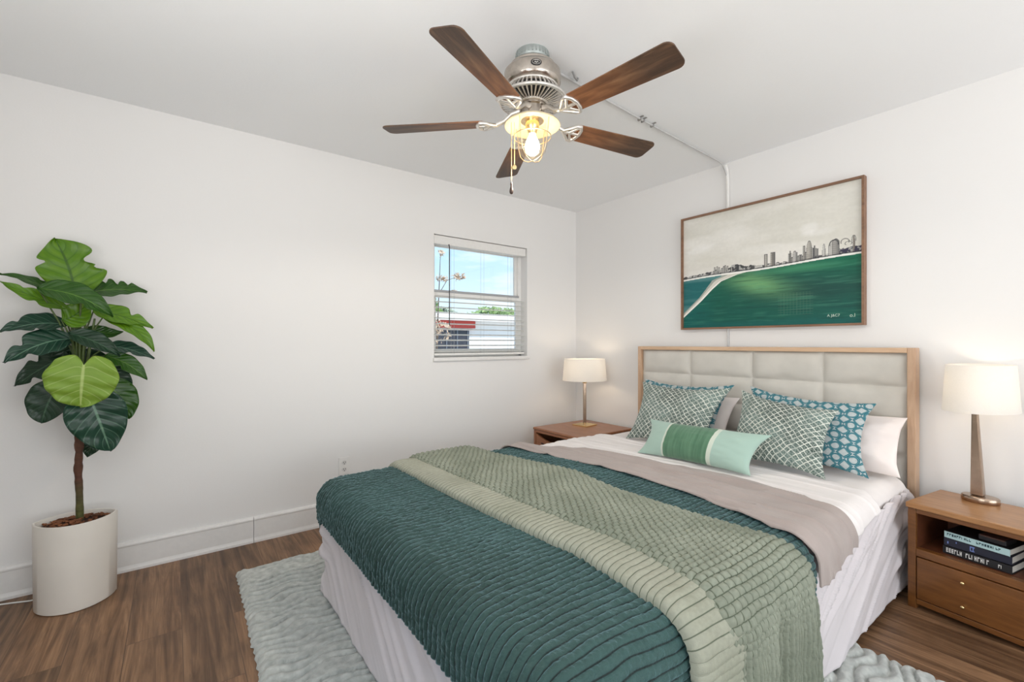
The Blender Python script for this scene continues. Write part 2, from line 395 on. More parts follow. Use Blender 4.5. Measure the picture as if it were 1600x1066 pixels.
# ------------------------------------------------------------------ outlet and cord
ou = thing('wall_outlet', 'white double wall socket low on the wall left of the bed', 'socket', (-2.173, 0, .37))
MB().bb((-.036, -.007, -.058), (.036, 0, .058)).build('cover_plate', M['white_plastic'], ou, bevel=.003)
for z in (.0225, -.0225):
    b = MB(); poly = [(.0165 * math.cos(a), .0145 * math.sin(a)) for a in np.linspace(0, 2 * PI, 24, endpoint=False)]
    b.M = Matrix.Translation((0, -.007, z)) @ Matrix.Rotation(PI / 2, 4, 'X'); b.prism(poly, 0, .002)
    s = b.build('socket', plain('socket face', (.74, .73, .71, 1), .4), ou)
    b = MB()
    for x, w, hh, zz in ((-.006, .0028, .009, .003), (.006, .0028, .008, .003)): b.box((x, -.0095, z + zz), (w, .002, hh))
    b.box((0, -.0095, z - .0075), (.005, .002, .005)); b.build('slot', M['dark'], s)
MB().tube([(0, -.0072, 0), (0, -.0088, 0)], .003, 10).build('screw', M['steel_light'], ou)
pts = [(-3.96, -.14, .004), (-3.85, -.10, .004), (-3.74, -.03 - .03, .004), (-3.68, -.085, .006), (-3.62, -.105, .004), (-3.5, -.1, .004)]
tag(MB().tube(pts, .0035, 8).build('power_cord', M['white_plastic'], smooth=80), 'thin white cord on the floor behind the planter at the left edge', 'cord')

# ------------------------------------------------------------------ conduit
cp = thing('ceiling_conduit', 'thin painted conduit running along the ceiling and down behind the picture', 'conduit', (-.062, -1.474, CE))
lc = L(cp)
p0 = Vector((-1.72, -1.57, CE - .011)); p1 = Vector((-.12, -1.477, CE - .011))
pts = [p0, Vector((-1.05, -1.525, CE - .011)), p1]
for a in np.linspace(.15, 1, 8):
    q = a * PI / 2; pts.append(Vector((-.12 + .109 * math.sin(q), -1.477 - .012 * a, CE - .011 - .13 * (1 - math.cos(q)))))
pts += [Vector((-.011, -1.491, 1.9)), Vector((-.011, -1.491, 1.05))]
MB().tube([lc(p) for p in pts], .0062, 10).build('pipe', M['pipe'], cp, smooth=80)
MB().tube([lc(p) for p in ((-.03, -1.482, CE - .02), (-.014, -1.486, CE - .06), (-.0115, -1.489, CE - .14), (-.0115, -1.491, 2.05))], [.012, .0125, .0115, .0105], 10).build('wall_raceway', M['white_plastic'], cp, smooth=80)
for x in (-1.02, -.99, -.90):
    y = -1.522 - (-1.05 - x) * .05
    b = MB().box(lc((x, y, CE - .011)), (.011, .022, .019)).box(lc((x, y - .016, CE - .004)), (.011, .022, .005))
    b.build('clamp', plain('grey clamp', (.35, .34, .33, 1), .4, .6), cp, bevel=.003)
tag(MB().tube([(-1.615, -1.60, CE - .001), (-1.60, -1.60, CE - .022), (-1.575, -1.59, CE - .024), (-1.565, -1.585, CE - .008)], .0045, 8).build('wire', plain('grey wire', (.25, .25, .25, 1), .4), smooth=80), 'short loose grey wire looping from the ceiling beside the fan', 'wire')

# ------------------------------------------------------------------ picture
PY0, PY1, PZ0, PZ1 = -1.148, -2.272, 1.293, 2.12
pc = thing('framed_picture', 'wide framed painting of a green sea below a sketched city skyline over the bed', 'picture', (0, (PY0 + PY1) / 2, PZ0))
lp = L(pc); ft = .012; fd = .046
b = MB()
for p, q in [((-fd, PY1, PZ0), (-.002, PY1 + ft, PZ1)), ((-fd, PY0 - ft, PZ0), (-.002, PY0, PZ1)), ((-fd, PY1 + ft, PZ1 - ft), (-.002, PY0 - ft, PZ1)), ((-fd, PY1 + ft, PZ0), (-.002, PY0 - ft, PZ0 + ft))]:
    b.bb(lp(p), lp(q))
b.build('frame', wood('picture frame wood', srgb(112, 82, 62), srgb(150, 112, 86), 'y', 1, .5), pc)
nu, nv = 620, 400
U, V = np.meshgrid(np.linspace(0, 1, nu), np.linspace(0, 1, nv), indexing='ij')
def sl(*c): return np.array(srgb(*c)[:3])
def lay(img, mask, c):
    mask = np.clip(mask, 0, 1)[..., None]; return img * (1 - mask) + np.asarray(c) * mask
def paint():
    hz = .446 + .045 * U + .004 * np.sin(U * 9)
    n1 = fbm(U * 3, V * 9, 3, 4); n2 = fbm(U * 6, V * 60, 5, 3); n3 = fbm(U * 70, V * 70, 8, 2)
    sky = sl(222, 220, 211) + (sl(238, 236, 230) - sl(222, 220, 211)) * np.clip((n1 - .3) * 2, 0, 1)[..., None]
    sky = lay(sky, np.clip((.62 - V) * 5, 0, 1) * .6 * np.clip(1.1 - U, 0, 1), sl(226, 221, 218))
    for cu, cv, ru, rv, s in ((.15, .73, .10, .03, .6), (.1, .70, .12, .03, .45), (.76, .72, .05, .045, .5), (.80, .68, .09, .03, .4), (.5, .62, .25, .04, .3)):
        d = ((U - cu) / ru) ** 2 + ((V - cv) / rv) ** 2 + (fbm(U * 12, V * 16, 4) - .5) * 1.4
        sky = lay(sky, np.clip(1 - d, 0, 1) * s, sl(246, 245, 242))
    img = sky
    # skyline
    def ink(mask, s=.85, c=(52, 54, 58)): 
        nonlocal img; img = lay(img, mask * s, sl(*c))
    def tower(u0, u1, top, shade, line=True, skew=0, rounded=0):
        nonlocal img
        w = u1 - u0; t = (U - u0) / w
        tp = top + skew * (t - .5) - (rounded * (2 * np.abs(t - .5)) ** 2.4)
        ins = ((t > 0) & (t < 1) & (V > hz) & (V < tp)).astype(float)
        img = lay(img, ins * .9, sl(*shade))
        img = lay(img, ins * np.clip(t * 1.2 - .5, 0, 1) * .8, sl(70, 72, 76))
        if line:
            ed = ins * ((t < .0017 / w) | (t > 1 - .0017 / w) | (V > tp - .005)); ink(ed, .9)
            ink(ins * (np.sin(V * 420) > .75), .2)
    hill = hz + .018 + .028 * np.exp(-((U - .33) / .14) ** 2) * (1 + .8 * (vnoise(U * 90, U * 0, 2) - .3)) + .012 * vnoise(U * 60, U * 0, 6) + .022 * np.clip((U - .86) / .1, 0, 1)
    hm = ((V < hill) & (V > hz)).astype(float)
    tx = fbm(U * 110, V * 60, 12, 2)
    dens = np.clip(.35 + .5 * np.exp(-((U - .38) / .1) ** 2) + .6 * np.clip((U - .84) / .08, 0, 1) + .4 * np.clip((.25 - U) / .2, 0, 1), 0, 1)
    img = lay(img, hm * dens, sl(96, 98, 100)); ink(hm * (tx < .42 + .12 * dens), .85)
    img = lay(img, hm * (tx > .6) * .5, sl(205, 204, 200))
    for a in (.215, .232, .245, .262, .275, .285, .30, .325): tower(a, a + .01, hz.mean() * 0 + .50 + .035 * random.random(), (190, 188, 182))
    tower(.525, .544, .575, (178, 174, 166)); tower(.559, .585, .582, (176, 170, 160)); tower(.566, .585, .580, (120, 118, 114), False)
    for k in range(15):
        a = .655 + k * .0078; tower(a, a + .006 + .004 * random.random(), .52 + .04 * random.random(), (186, 184, 178))
    tower(.661, .668, .572, (150, 148, 142)); tower(.678, .698, .568, (196, 194, 190), rounded=.02)
    tower(.729, .741, .595, (168, 165, 158)); tower(.745, .775, .628, (178, 174, 166), rounded=.06)
    for a, t in ((.776, .57), (.783, .585), (.79, .565), (.797, .56)): tower(a, a + .006, t, (110, 110, 112))
    tower(.822, .838, .588, (205, 203, 198), rounded=.05); tower(.85, .9, .607, (190, 188, 184), rounded=.03, skew=.02)
    tower(.868, .9, .612, (160, 158, 154), rounded=.02)
    for cu, cv, ru, rv in ((.925, .58, .018, .022), (.963, .585, .009, .03), (.94, .566, .015, .014), (.876, .575, .02, .03)):
        d = np.sqrt(((U - cu) / ru) ** 2 + ((V - cv) / rv) ** 2); ink((np.abs(d - 1) < .13) * (V > cv - .01), .75)
    tower(.958, .968, .61, (150, 140, 132), rounded=.02)
    img = lay(img, ((U > .90) & (V > hz) & (V < hz + .035 + .014 * vnoise(U * 120, U * 0, 3))).astype(float) * .85 * (tx < .56), sl(58, 54, 78))
    img = lay(img, ((V > hz) & (V < hz + .012)).astype(float) * .75, sl(60, 62, 66))
    # sea
    sea = sl(18, 92, 76) * np.ones(U.shape + (3,))
    k1 = fbm(U * 3 + V * 2, V * 16, 21, 4); k2 = fbm(U * 8, V * 90, 31, 3)
    sea = lay(sea, np.clip((.26 - V + (k1 - .5) * .3) * 4, 0, 1) * .85, sl(14, 84, 78))
    dk = np.exp(-((U - .72) / .33) ** 2 - ((V - .24 - .05 * U) / .11) ** 2) + .3 * np.clip((k1 - .5) * 3, 0, 1)
    sea = lay(sea, np.clip(dk * (.6 + .8 * k2), 0, 1) * .8, sl(20, 66, 62))
    br = np.exp(-(((U - .47) + (.36 - V) * -.9) / .13) ** 2 - ((V - .35) / .10) ** 2)
    sea = lay(sea, np.clip(br * (.55 + .9 * k2), 0, 1) * .95, sl(112, 164, 112))
    sea = lay(sea, np.exp(-((U - .72) / .2) ** 2 - ((V - .435) / .03) ** 2) * .75, sl(70, 146, 104))
    sea = lay(sea, np.clip((U - .72) * 3, 0, 1) * np.clip((V - .30) * 5, 0, 1) * .8, sl(10, 116, 84))
    sea = lay(sea, np.clip((.25 - U) * 4, 0, 1) * .5, sl(20, 104, 104))
    sea = lay(sea, np.clip((k2 - .58) * 5, 0, 1) * .35, sl(66, 138, 112)); sea = lay(sea, np.clip((.40 - k2) * 5, 0, 1) * .4, sl(10, 54, 52))
    sea = lay(sea, np.clip((.06 - V) * 18, 0, 1) * .7, sl(18, 96, 92))
    sea = lay(sea, (((np.sin(U * 380) > .93) | (np.sin(V * 330) > .9)) & (U > .6) & (U < .78) & (V > .08) & (V < .25)).astype(float) * .12, sl(150, 180, 150))
    img = np.where((V < hz)[..., None], sea, img)
    # blue patch left of the path
    cl = np.interp(V, [0, .143, .273, .364, .415, .442], [-.05, .004, .116, .173, .204, .264])
    crr = np.interp(V, [0, .101, .239, .335, .398, .441, .459], [-.1, .004, .129, .204, .264, .367, .454])
    left = ((U < cl) & (V < hz)).astype(float)
    img = lay(img, left * .8, sl(36, 104, 108)); img = lay(img, left * np.clip((k1 - .4) * 3, 0, 1) * .6, sl(104, 150, 150))
    path = ((U >= cl) & (U <= crr) & (V < hz)).astype(float)
    img = lay(img, path, sl(214, 210, 200)); img = lay(img, path * (U - cl < (crr - cl) * .3), sl(160, 166, 158)); img = lay(img, path * (crr - U < .014), sl(242, 240, 234))
    img = lay(img, (np.abs(V - hz + .004) < .007).astype(float), sl(240, 239, 234))
    return np.clip(img * (.965 + .07 * n3[..., None]), 0, 1)
cx0, cx1, cz0, cz1 = PY0 - ft, PY1 + ft, PZ0 + ft, PZ1 - ft
P = np.zeros((nu, nv, 3)); P[..., 0] = -.026; P[..., 1] = cx0 + (cx1 - cx0) * U; P[..., 2] = cz0 + (cz1 - cz0) * V
pm = N('oil painting'); a_ = pm.n('Attribute', attribute_name='paint'); pm.bump(pm.noise(pm.coord(scale=(1, 1, 3)), 260, 2), .12, .002)
pm.set(col=a_.outputs['Color'], rough=.55, spec=.3)
cv = MB().bb(lp((-.0255, cx1, cz0)), lp((-.004, cx0, cz1))).build('canvas', plain('raw canvas', (.7, .68, .62, 1), .9), pc)
grid('painted_surface', P, pm.m, cv, org=pc.location, color=paint())
sgm = plain('pale signature paint', srgb(196, 214, 200), .6)
for txt, u, v, s in (('A J&C7', .845, .052, .021), ('o.l', .945, .045, .028)):
    cu = bpy.data.curves.new('signature', 'FONT'); cu.body = txt; cu.size = s; cu.extrude = .0003
    tmp = bpy.data.objects.new('signature', cu); COL.objects.link(tmp)
    bpy.context.view_layer.update()
    me = bpy.data.meshes.new_from_object(tmp.evaluated_get(bpy.context.evaluated_depsgraph_get())); bpy.data.objects.remove(tmp)
    o = attach(me, 'signature', sgm, cv)
    o.rotation_euler = (PI / 2, 0, -PI / 2); o.location = lp((-.0268, cx0 + (cx1 - cx0) * u, cz0 + (cz1 - cz0) * v))

# ------------------------------------------------------------------ bed
BX, BY = -1.3, -1.66
bed = thing('bed', 'large bed with tufted pale headboard in an oak frame and draped white skirt', 'bed', (BX, BY, 0))
BO = (BX, BY, 0); lbd = L(bed)
HY0, HY1, HT, HX = -.802, -2.5, 1.168, -.105
hb = MB(); fw_ = .026
hb.bb(lbd((HX, HY1, .0)), lbd((-.03, HY1 + .034, HT))).build('headboard_post', M['oakv'], bed, bevel=.003)
MB().bb(lbd((HX, HY0 - fw_, .0)), lbd((-.03, HY0, HT))).build('headboard_post', M['oakv'], bed, bevel=.003)
MB().bb(lbd((HX, HY1 + .034, HT - fw_)), lbd((-.03, HY0 - fw_, HT))).bb(lbd((HX + .02, HY1 + .034, .3)), lbd((-.035, HY0 - fw_, .34))).build('headboard_rail', M['oak'], bed, bevel=.003)
# tufted panel
y0, y1, z0, z1 = HY0 - fw_, HY1 + .034, .34, HT - fw_
ny, nz_ = 330, 170
Yg, Zg = np.meshgrid(np.linspace(y0, y1, ny), np.linspace(z0, z1, nz_), indexing='ij')
vs_ = [y0, -1.245, -1.685, -2.085, y1]; hs_ = [z1, .965, .787, .61, .43, z0]
dist = lambda A, vals: np.min(np.abs(A[..., None] - np.array(vals)), -1)
dv = dist(Yg, vs_); dh = dist(Zg, hs_)
mids = [(a + c) / 2 for a, c in zip(vs_[:-1], vs_[1:])]
pinch = np.ones_like(Yg)
for m_ in mids:
    for h_ in hs_[1:-1]: pinch -= .7 * np.exp(-(((Yg - m_) / .05) ** 2 + ((Zg - h_) / .03) ** 2))
hgt = .026 * (1 - np.exp(-dv / .022)) * (1 - np.exp(-dh / .018)) * pinch + .004 * (1 - np.exp(-dv / .1)) + .0012 * (fbm(Yg * 9, Zg * 14, 3) - .5)
P = np.stack([HX + .036 - hgt, Yg, Zg], -1)
grid('headboard_panel', P, fabric('pale linen upholstery', srgb(208, 204, 196), .9, 700, .3), bed, org=BO, flip=True)

def drape(x, y, rect, r, zt):
    x0, x1, y0, y1 = rect
    cx = np.clip(x, x0 + r, x1 - r); cy = np.clip(y, y0 + r, y1 - r)
    dx = x - cx; dy = y - cy; d = np.hypot(dx, dy); q = np.where(d > 1e-9, d, 1); ux = dx / q; uy = dy / q
    th = np.minimum(d / r, PI / 2); ext = np.maximum(0, d - r * PI / 2)
    p = np.stack([cx + ux * r * np.sin(th), cy + uy * r * np.sin(th), zt - r * (1 - np.cos(th)) - ext], -1)
    n = np.stack([ux * np.sin(th), uy * np.sin(th), np.cos(th)], -1)
    return p, n
def tuck(P, Nn, t=.012):
    """fold the rim of a cloth grid inwards so that its edge has a thickness"""
    a = P - Nn * t
    P2 = np.concatenate([a[:1], P, a[-1:]], 0); c = np.concatenate([a[:1], a, a[-1:]], 0)
    return np.concatenate([c[:, :1], P2, c[:, -1:]], 1)
def pad(A): return np.pad(A, ((1, 1), (1, 1)) + ((0, 0),) * (A.ndim - 2), mode='edge')
white = fabric('white cotton sheet', srgb(236, 230, 228), .85, 1200, .1, .02)
skirtm = fabric('white skirt cloth', srgb(216, 209, 211), .85, 1200, .1, .02)
# mattress under its fitted sheet
MR = (-2.5, -.115, -2.475, -.845)
xs = np.linspace(MR[0] - .19, MR[1] - .07, 300); ys = np.linspace(MR[2] - .16, MR[3] + .16, 260)
X, Y = np.meshgrid(xs, ys, indexing='ij')
Pm, Nm = drape(X, Y, (MR[0], 1, MR[2], MR[3]), .07, .528)
side = np.clip(np.maximum(MR[2] + .05 - Y, Y - MR[3] - .05) / .08, 0, 1)
wr = .022 * (fbm(X * 7 + Y * 3, Y * 4 - X * 3, 5) - .5) * side + .006 * (fbm(X * 5, Y * 5, 9) - .5)
Pm = Pm + Nm * wr[..., None]
grid('mattress', Pm, white, bed, org=BO)
# box base
MB().bb(lbd((-2.44, -2.42, .06)), lbd((-.12, -.9, .34))).build('box_base', plain('base ticking', (.6, .58, .56, 1), .9), bed)
# skirt: strip around near side, foot and far side
def skirt():
    r = .06; xh, xf, yn, yf = -.16, -2.5, -2.485, -.835
    path = []; 
    for s in np.linspace(xh, xf + r, 420): path.append((s, yn, 0, -1))
    for a in np.linspace(0, PI / 2, 14)[1:]: path.append((xf + r - r * math.sin(a), yn + r - r * math.cos(a), -math.sin(a), -math.cos(a)))
    for s in np.linspace(yn + r, yf - r, 330)[1:]: path.append((xf, s, -1, 0))
    for a in np.linspace(0, PI / 2, 14)[1:]: path.append((xf + r - r * math.cos(a), yf - r + r * math.sin(a), -math.cos(a), math.sin(a)))
    for s in np.linspace(xf + r, xh, 150)[1:]: path.append((s, yf, 0, 1))
    A = np.array(path); n = len(A); k = 70
    s = np.concatenate([[0], np.cumsum(np.hypot(np.diff(A[:, 0]), np.diff(A[:, 1])))])
    T = np.linspace(0, 1, k); S, TT = np.meshgrid(s, T, indexing='ij')      # T 0 bottom, 1 top
    near = np.clip((2.3 - S) / .15, 0, 1); foot = 1 - near
    lean = np.where(near > .5, .9, -.8)
    ph = S + lean * (TT - .5) * .9
    w = np.where(near > .5, .35, .12) * np.abs(np.sin(ph * 15 + 3 * vnoise(ph * 3, TT * 1.2, 4))) + .9 * fbm(ph * 7, TT * .9 + 3, 14, 2)
    fine = fbm(ph * 34, TT * 2, 17, 2)
    amp = np.where(near > .5, .032, .020)
    rid = (1 - np.abs(2 * fbm(ph * 8.5 + .3 * TT, TT * .9, 61, 2) - 1)) ** 4
    d = (amp * (w - .7) + np.where(near > .5, .028, .022) * (rid - .4)) * (.35 + .65 * np.clip(TT * 1.8, 0, 1)) + .003 * (fine - .5) + np.where(near > .5, .016, .034) * (1 - TT) ** 1.5
    # gathered layer over the lower one near the far foot corner and near the headboard
    tot = s[-1]
    lump = np.exp(-((S - (2.28 + 1.62)) / .05) ** 2) * np.clip((TT - .33) * 14, 0, 1) * .03
    d = d + lump + np.clip((.28 - S) / .28, 0, 1) * .02 * np.sin(TT * 21 + 2 * fine) * near
    hem = .034 + .008 * vnoise(S * 4, S * 0, 5)
    Z = hem + TT * (.47 - hem)
    P = np.stack([A[:, 0][:, None] + A[:, 2][:, None] * d, A[:, 1][:, None] + A[:, 3][:, None] * d, Z], -1)
    o = grid('bed_skirt', P, skirtm, bed, org=BO)
    m = o.modifiers.new('solid', 'SOLIDIFY'); m.thickness = .004
skirt()

# quilt
def quilt():
    rect = (-2.555, 1, -2.525, -.815); r = .095; zt = .552
    hangf = r * PI / 2 + .07; hangs = r * PI / 2 + .075
    u = np.linspace(0, 1, 250); yy = np.linspace(rect[2] + r - hangs, rect[3] - r + hangs, 1000)
    endx = np.interp(yy, [-2.7, -2.5, -2.4, -2.12, -1.785, -1.38, -1.05, -.8], [-1.44, -1.44, -1.43, -1.33, -1.30, -1.31, -1.37, -1.4])
    Uq, Yq = np.meshgrid(u, yy, indexing='ij')
    x0 = rect[0] + r - hangf
    Xq = x0 + (endx[None, :] - x0) * Uq
    p, n = drape(Xq, Yq, rect, r, zt)
    wob = .028 * (fbm(Xq * 3.2, Yq * 3.2, 2) - .5) + 0.008 * (vnoise(Xq * 16, Yq * 16, 6) - .5)
    ph = (Yq + wob) / .0238
    ridge = np.abs(np.sin(PI * ph)) ** .6
    row = np.floor(ph)
    puck = vnoise(Xq * 55 + row * 7.3, row * 3.1, 11); puck2 = vnoise(Xq * 150 + row * 3.3, ph * 2, 13)
    h = .0086 * ridge * (.42 + .58 * puck) * (.72 + .28 * np.abs(np.sin(PI * (Xq / .021 + vnoise(row * 1.9, row * 0, 8) * 3))) ** .4) + .0052 * (puck2 - .5) * ridge + .004 * (fbm(Xq * 22, Yq * 30, 77, 2) - .5) + .03 * (fbm(Xq * 2.2, Yq * 2.2, 23) - .5) * np.clip((p[..., 2] - .40) * 8, 0, 1)
    p = p + n * h[..., None]
    m = N('teal quilt'); a = m.n('Attribute', attribute_name='paint')
    co = m.coord(); m.bump(m.noise(co, 150, 4), .5, .006)
    f = m.noise(co, 2.2, 3); f2 = m.noise(co, 55, 3)
    c = m.ramp(f, [(.3, srgb(34, 60, 54)), (.7, srgb(54, 84, 81))])
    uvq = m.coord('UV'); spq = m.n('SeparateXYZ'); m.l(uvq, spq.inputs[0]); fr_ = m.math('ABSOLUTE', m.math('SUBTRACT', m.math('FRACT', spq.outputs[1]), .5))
    c = m.mix(m.ramp(fr_, [(.39, (0, 0, 0, 1)), (.46, (1, 1, 1, 1))]), c, srgb(16, 30, 28))      # groove shade painted in as dark lines between the ridges
    c = m.mix(.35, c, m.ramp(f2, [(.3, (.6, .62, .62, 1)), (.7, (1.1, 1.1, 1.1, 1))]), 'MULTIPLY')
    m.b.inputs['Sheen Tint'].default_value = (.45, .75, .85, 1); m.b.inputs['Sheen Roughness'].default_value = .4
    m.set(col=c, rough=.65, sheen=.55, spec=.35)
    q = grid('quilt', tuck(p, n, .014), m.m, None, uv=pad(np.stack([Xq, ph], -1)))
    tag(q, 'dark teal ribbed quilt covering the foot half of the bed', 'quilt')
quilt()

# turned-down sheet and taupe band
def band(name, mat, rect, r, zt, lo, hi, hem, seed, amp, label, cat, nx=150, tk=.006, far=.16):
    yy = np.linspace(0, 1, 460)
    u = np.linspace(0, 1, nx)
    base = np.linspace(rect[2] + r - .32, rect[3] - r + far, 460)
    Uu, Yc = np.meshgrid(u, base, indexing='ij')
    lo_ = np.interp(base, *lo); hi_ = np.interp(base, *hi)
    Xc = lo_[None] + (hi_ - lo_)[None] * Uu
    # near hem: squeeze the hanging part so that its lowest line follows hem(x)
    yl = rect[2] + r
    hang = (r * PI / 2 + (zt - r - np.interp(Xc, *hem)))
    Yc = np.where(Yc < yl, yl + (Yc - yl) / .32 * hang, Yc)
    p, n = drape(Xc, Yc, (-9, 9, rect[2], rect[3]), r, zt)
    w = fbm(Xc * 15 + .6 * np.sin(Yc * 5), Yc * 2.2 + Xc * 2, seed, 3) - .5
    rid = (1 - np.abs(2 * fbm(Xc * 17 + .5 * np.sin(Yc * 4) + .8 * Yc, Yc * 1.9 + Xc, seed + 3, 2) - 1)) ** 5 - .3
    p = p + n * (.55 * amp * rid + amp * w * (1 - .45 * np.clip((-2.25 - Yc) * 3, 0, 1)) + .3 * amp * (fbm(Xc * 3, Yc * 3, seed + 9) - .5))[..., None]
    o = grid(name, tuck(p, n, tk), mat, None)
    return tag(o, label, cat)
band('top_sheet', white, (0, 0, -2.512, -.83), .085, .545, ([-3, 0], [-1.36, -1.36]), ([-2.9, -2.6, -2.3, -1.6, -1.0, -.7], [-.72, -.70, -.61, -.58, -.6, -.66]),
     ([-1.4, -1.1, -.7], [.40, .44, .485]), 41, .013, 'white top sheet turned down below the pillows', 'sheet')
taupe = fabric('taupe cotton band', srgb(168, 156, 151), .8, 1000, .15, .05)
band('folded_blanket', taupe, (0, 0, -2.54, -.80), .098, .571, ([-2.9, -2.6, -2.5, -2.4, -2.12, -1.785, -1.38, -1.05, -.8], [-1.40, -1.43, -1.455, -1.46, -1.39, -1.36, -1.375, -1.43, -1.47]),
     ([-2.9, -2.6, -2.478, -2.29, -1.97, -1.55, -1.17, -.995, -.8], [-1.10, -1.10, -1.09, -1.04, -.975, -1.055, -1.17, -1.28, -1.35]),
     ([-1.46, -1.38, -1.1], [.395, .405, .455]), 51, .022, 'taupe band of blanket folded across the bed below the white sheet', 'blanket')

# throw
def throw():
    t = thing('throw_blanket', 'sage green quilted throw folded across the teal quilt with its end hanging down', 'throw', (-1.85, -1.66, .56))
    O = tuple(t.location)
    groove_shade = srgb(84, 92, 76)  # shade painted into the grooves between the throw's ribs and blocks
    def throwmat(name, c0, c1):
        m = N(name); co = m.coord(); m.bump(m.noise(co, 500, 2), .3, .003)
        f = m.noise(co, 5, 3); f2 = m.noise(co, 90, 2)
        c = m.ramp(f, [(.3, c0), (.7, c1)]); sp_ = m.n('SeparateXYZ'); m.l(m.coord('UV'), sp_.inputs[0]); fr_ = m.math('ABSOLUTE', m.math('SUBTRACT', m.math('FRACT', sp_.outputs[1]), .5)); fx_ = m.math('ABSOLUTE', m.math('SUBTRACT', m.math('FRACT', sp_.outputs[0]), .5)); c = m.mix(m.ramp(m.math('MAXIMUM', fr_, fx_), [(.415, (0, 0, 0, 1)), (.49, (1, 1, 1, 1))]), c, groove_shade); c = m.mix(.3, c, m.ramp(f2, [(.3, (.7, .7, .7, 1)), (.7, (1.1, 1.1, 1.1, 1))]), 'MULTIPLY')
        return m.set(col=c, rough=.85, sheen=.0, spec=.2)
    def piece(name, rect, r, zt, left, right, hang_near, nx, style, mat, farh, roll=0):
        px = None
        yl = rect[2] + r; yfar = rect[3] - r
        s = np.concatenate([np.linspace(-hang_near, 0, 230, endpoint=False), np.linspace(0, yfar - yl, 620, endpoint=False), np.linspace(yfar - yl, yfar - yl + farh, 50)])
        base = yl + s
        u = np.linspace(0, 1, nx); Uu, Yc = np.meshgrid(u, base, indexing='ij')
        l_ = np.interp(base, *left); r_ = np.interp(base, *right)
        Xc = l_[None] + (r_ - l_)[None] * Uu
        p, n = drape(Xc, Yc, (-9, 9, rect[2], rect[3]), r, zt)
        Xw = Xc + .012 * (fbm(Xc * 4, Yc * 4, 3) - .5); Yw = Yc + .02 * (fbm(Xc * 5, Yc * 5, 7) - .5)
        hangw = np.clip((yl - r * .9 - Yc) / .16, 0, 1)
        if style == 'waffle':
            i = np.floor(Yw / .0195); ph = Yw / .0195
            px = Xw / .030 + .5 * (i % 2) + .25 * vnoise(i * .77, Xw * 0 + 2, 3)
            blk = (np.abs(np.sin(PI * ph)) ** .5) * (np.abs(np.sin(PI * px)) ** .55)
            rib = np.abs(np.sin(PI * Xw / .017)) ** .6 * (.75 + .25 * vnoise(Xw * 40, Yw * 45, 4))
            h = .011 * (blk * (1 - hangw) + rib * hangw * 1.1) * (.75 + .5 * vnoise(px * 1.0, ph, 5))
            h = h + .014 * (fbm(Xc * 3.5, Yc * 1.6, 33) - .35) * np.clip(Uu * 6, 0, 1) * np.clip((1 - Uu) * 6, 0, 1)
            h = h + .025 * hangw * (np.sin(Xc * 26 + .8) * .5 + .3 * np.sin(Xc * 57))
        else:
            ph = Yw / .0225
            px = Xw * 0 + .5; h = .0045 * np.abs(np.sin(PI * ph)) ** .4 + .0025 * (vnoise(Xw * 40, ph, 5) - .5)
        # rolled left rim
        e = np.clip((u * np.mean(r_ - l_)) / roll, 0, 1) if roll else np.ones_like(u)
        prof = np.sqrt(np.clip(1 - (1 - e) ** 2, 0, 1))
        thick = .019 if style == 'waffle' else .022
        h = h + thick * prof[:, None] * (np.where(Uu > .85, 1 - .65 * (Uu - .85) / .15, 1) if style == 'waffle' else 1)
        p = p + n * h[..., None]
        o = grid(name, tuck(p, n, .012), mat, t, uv=pad(np.stack([np.where(hangw > .3, Xw / .017, px) if style == 'waffle' else px, np.where(hangw > .3, np.floor(ph) + .5, ph)], -1)), org=O); return o
    piece('under_fold', (0, 0, -2.545, -.80), .1, .563, ([-3.1, -2.75, -2.62, -2.49, -2.14, -1.70, -1.0, -.6], [-2.05, -2.08, -2.17, -2.165, -2.13, -2.16, -2.19, -2.2]),
          ([-3.1, -.6], [-1.85, -1.85]), .55, 70, 'strip', throwmat('sage throw underside', srgb(152, 154, 138), srgb(170, 171, 156)), .2, .05)
    piece('upper_fold', (0, 0, -2.552, -.79), .105, .576, ([-3.1, -2.9, -2.70, -2.53, -2.18, -2.04, -1.65, -.97, -.6], [-1.95, -1.97, -2.03, -2.05, -2.0, -2.02, -2.045, -2.075, -2.08]),
          ([-3.1, -2.85, -2.7, -2.55, -2.458, -2.22, -1.854, -1.559, -1.043, -.6], [-1.47, -1.5, -1.52, -1.555, -1.585, -1.61, -1.615, -1.56, -1.675, -1.7]), .505, 180, 'waffle',
          throwmat('sage throw', srgb(128, 134, 119), srgb(150, 155, 140)), .17, .035)
throw()

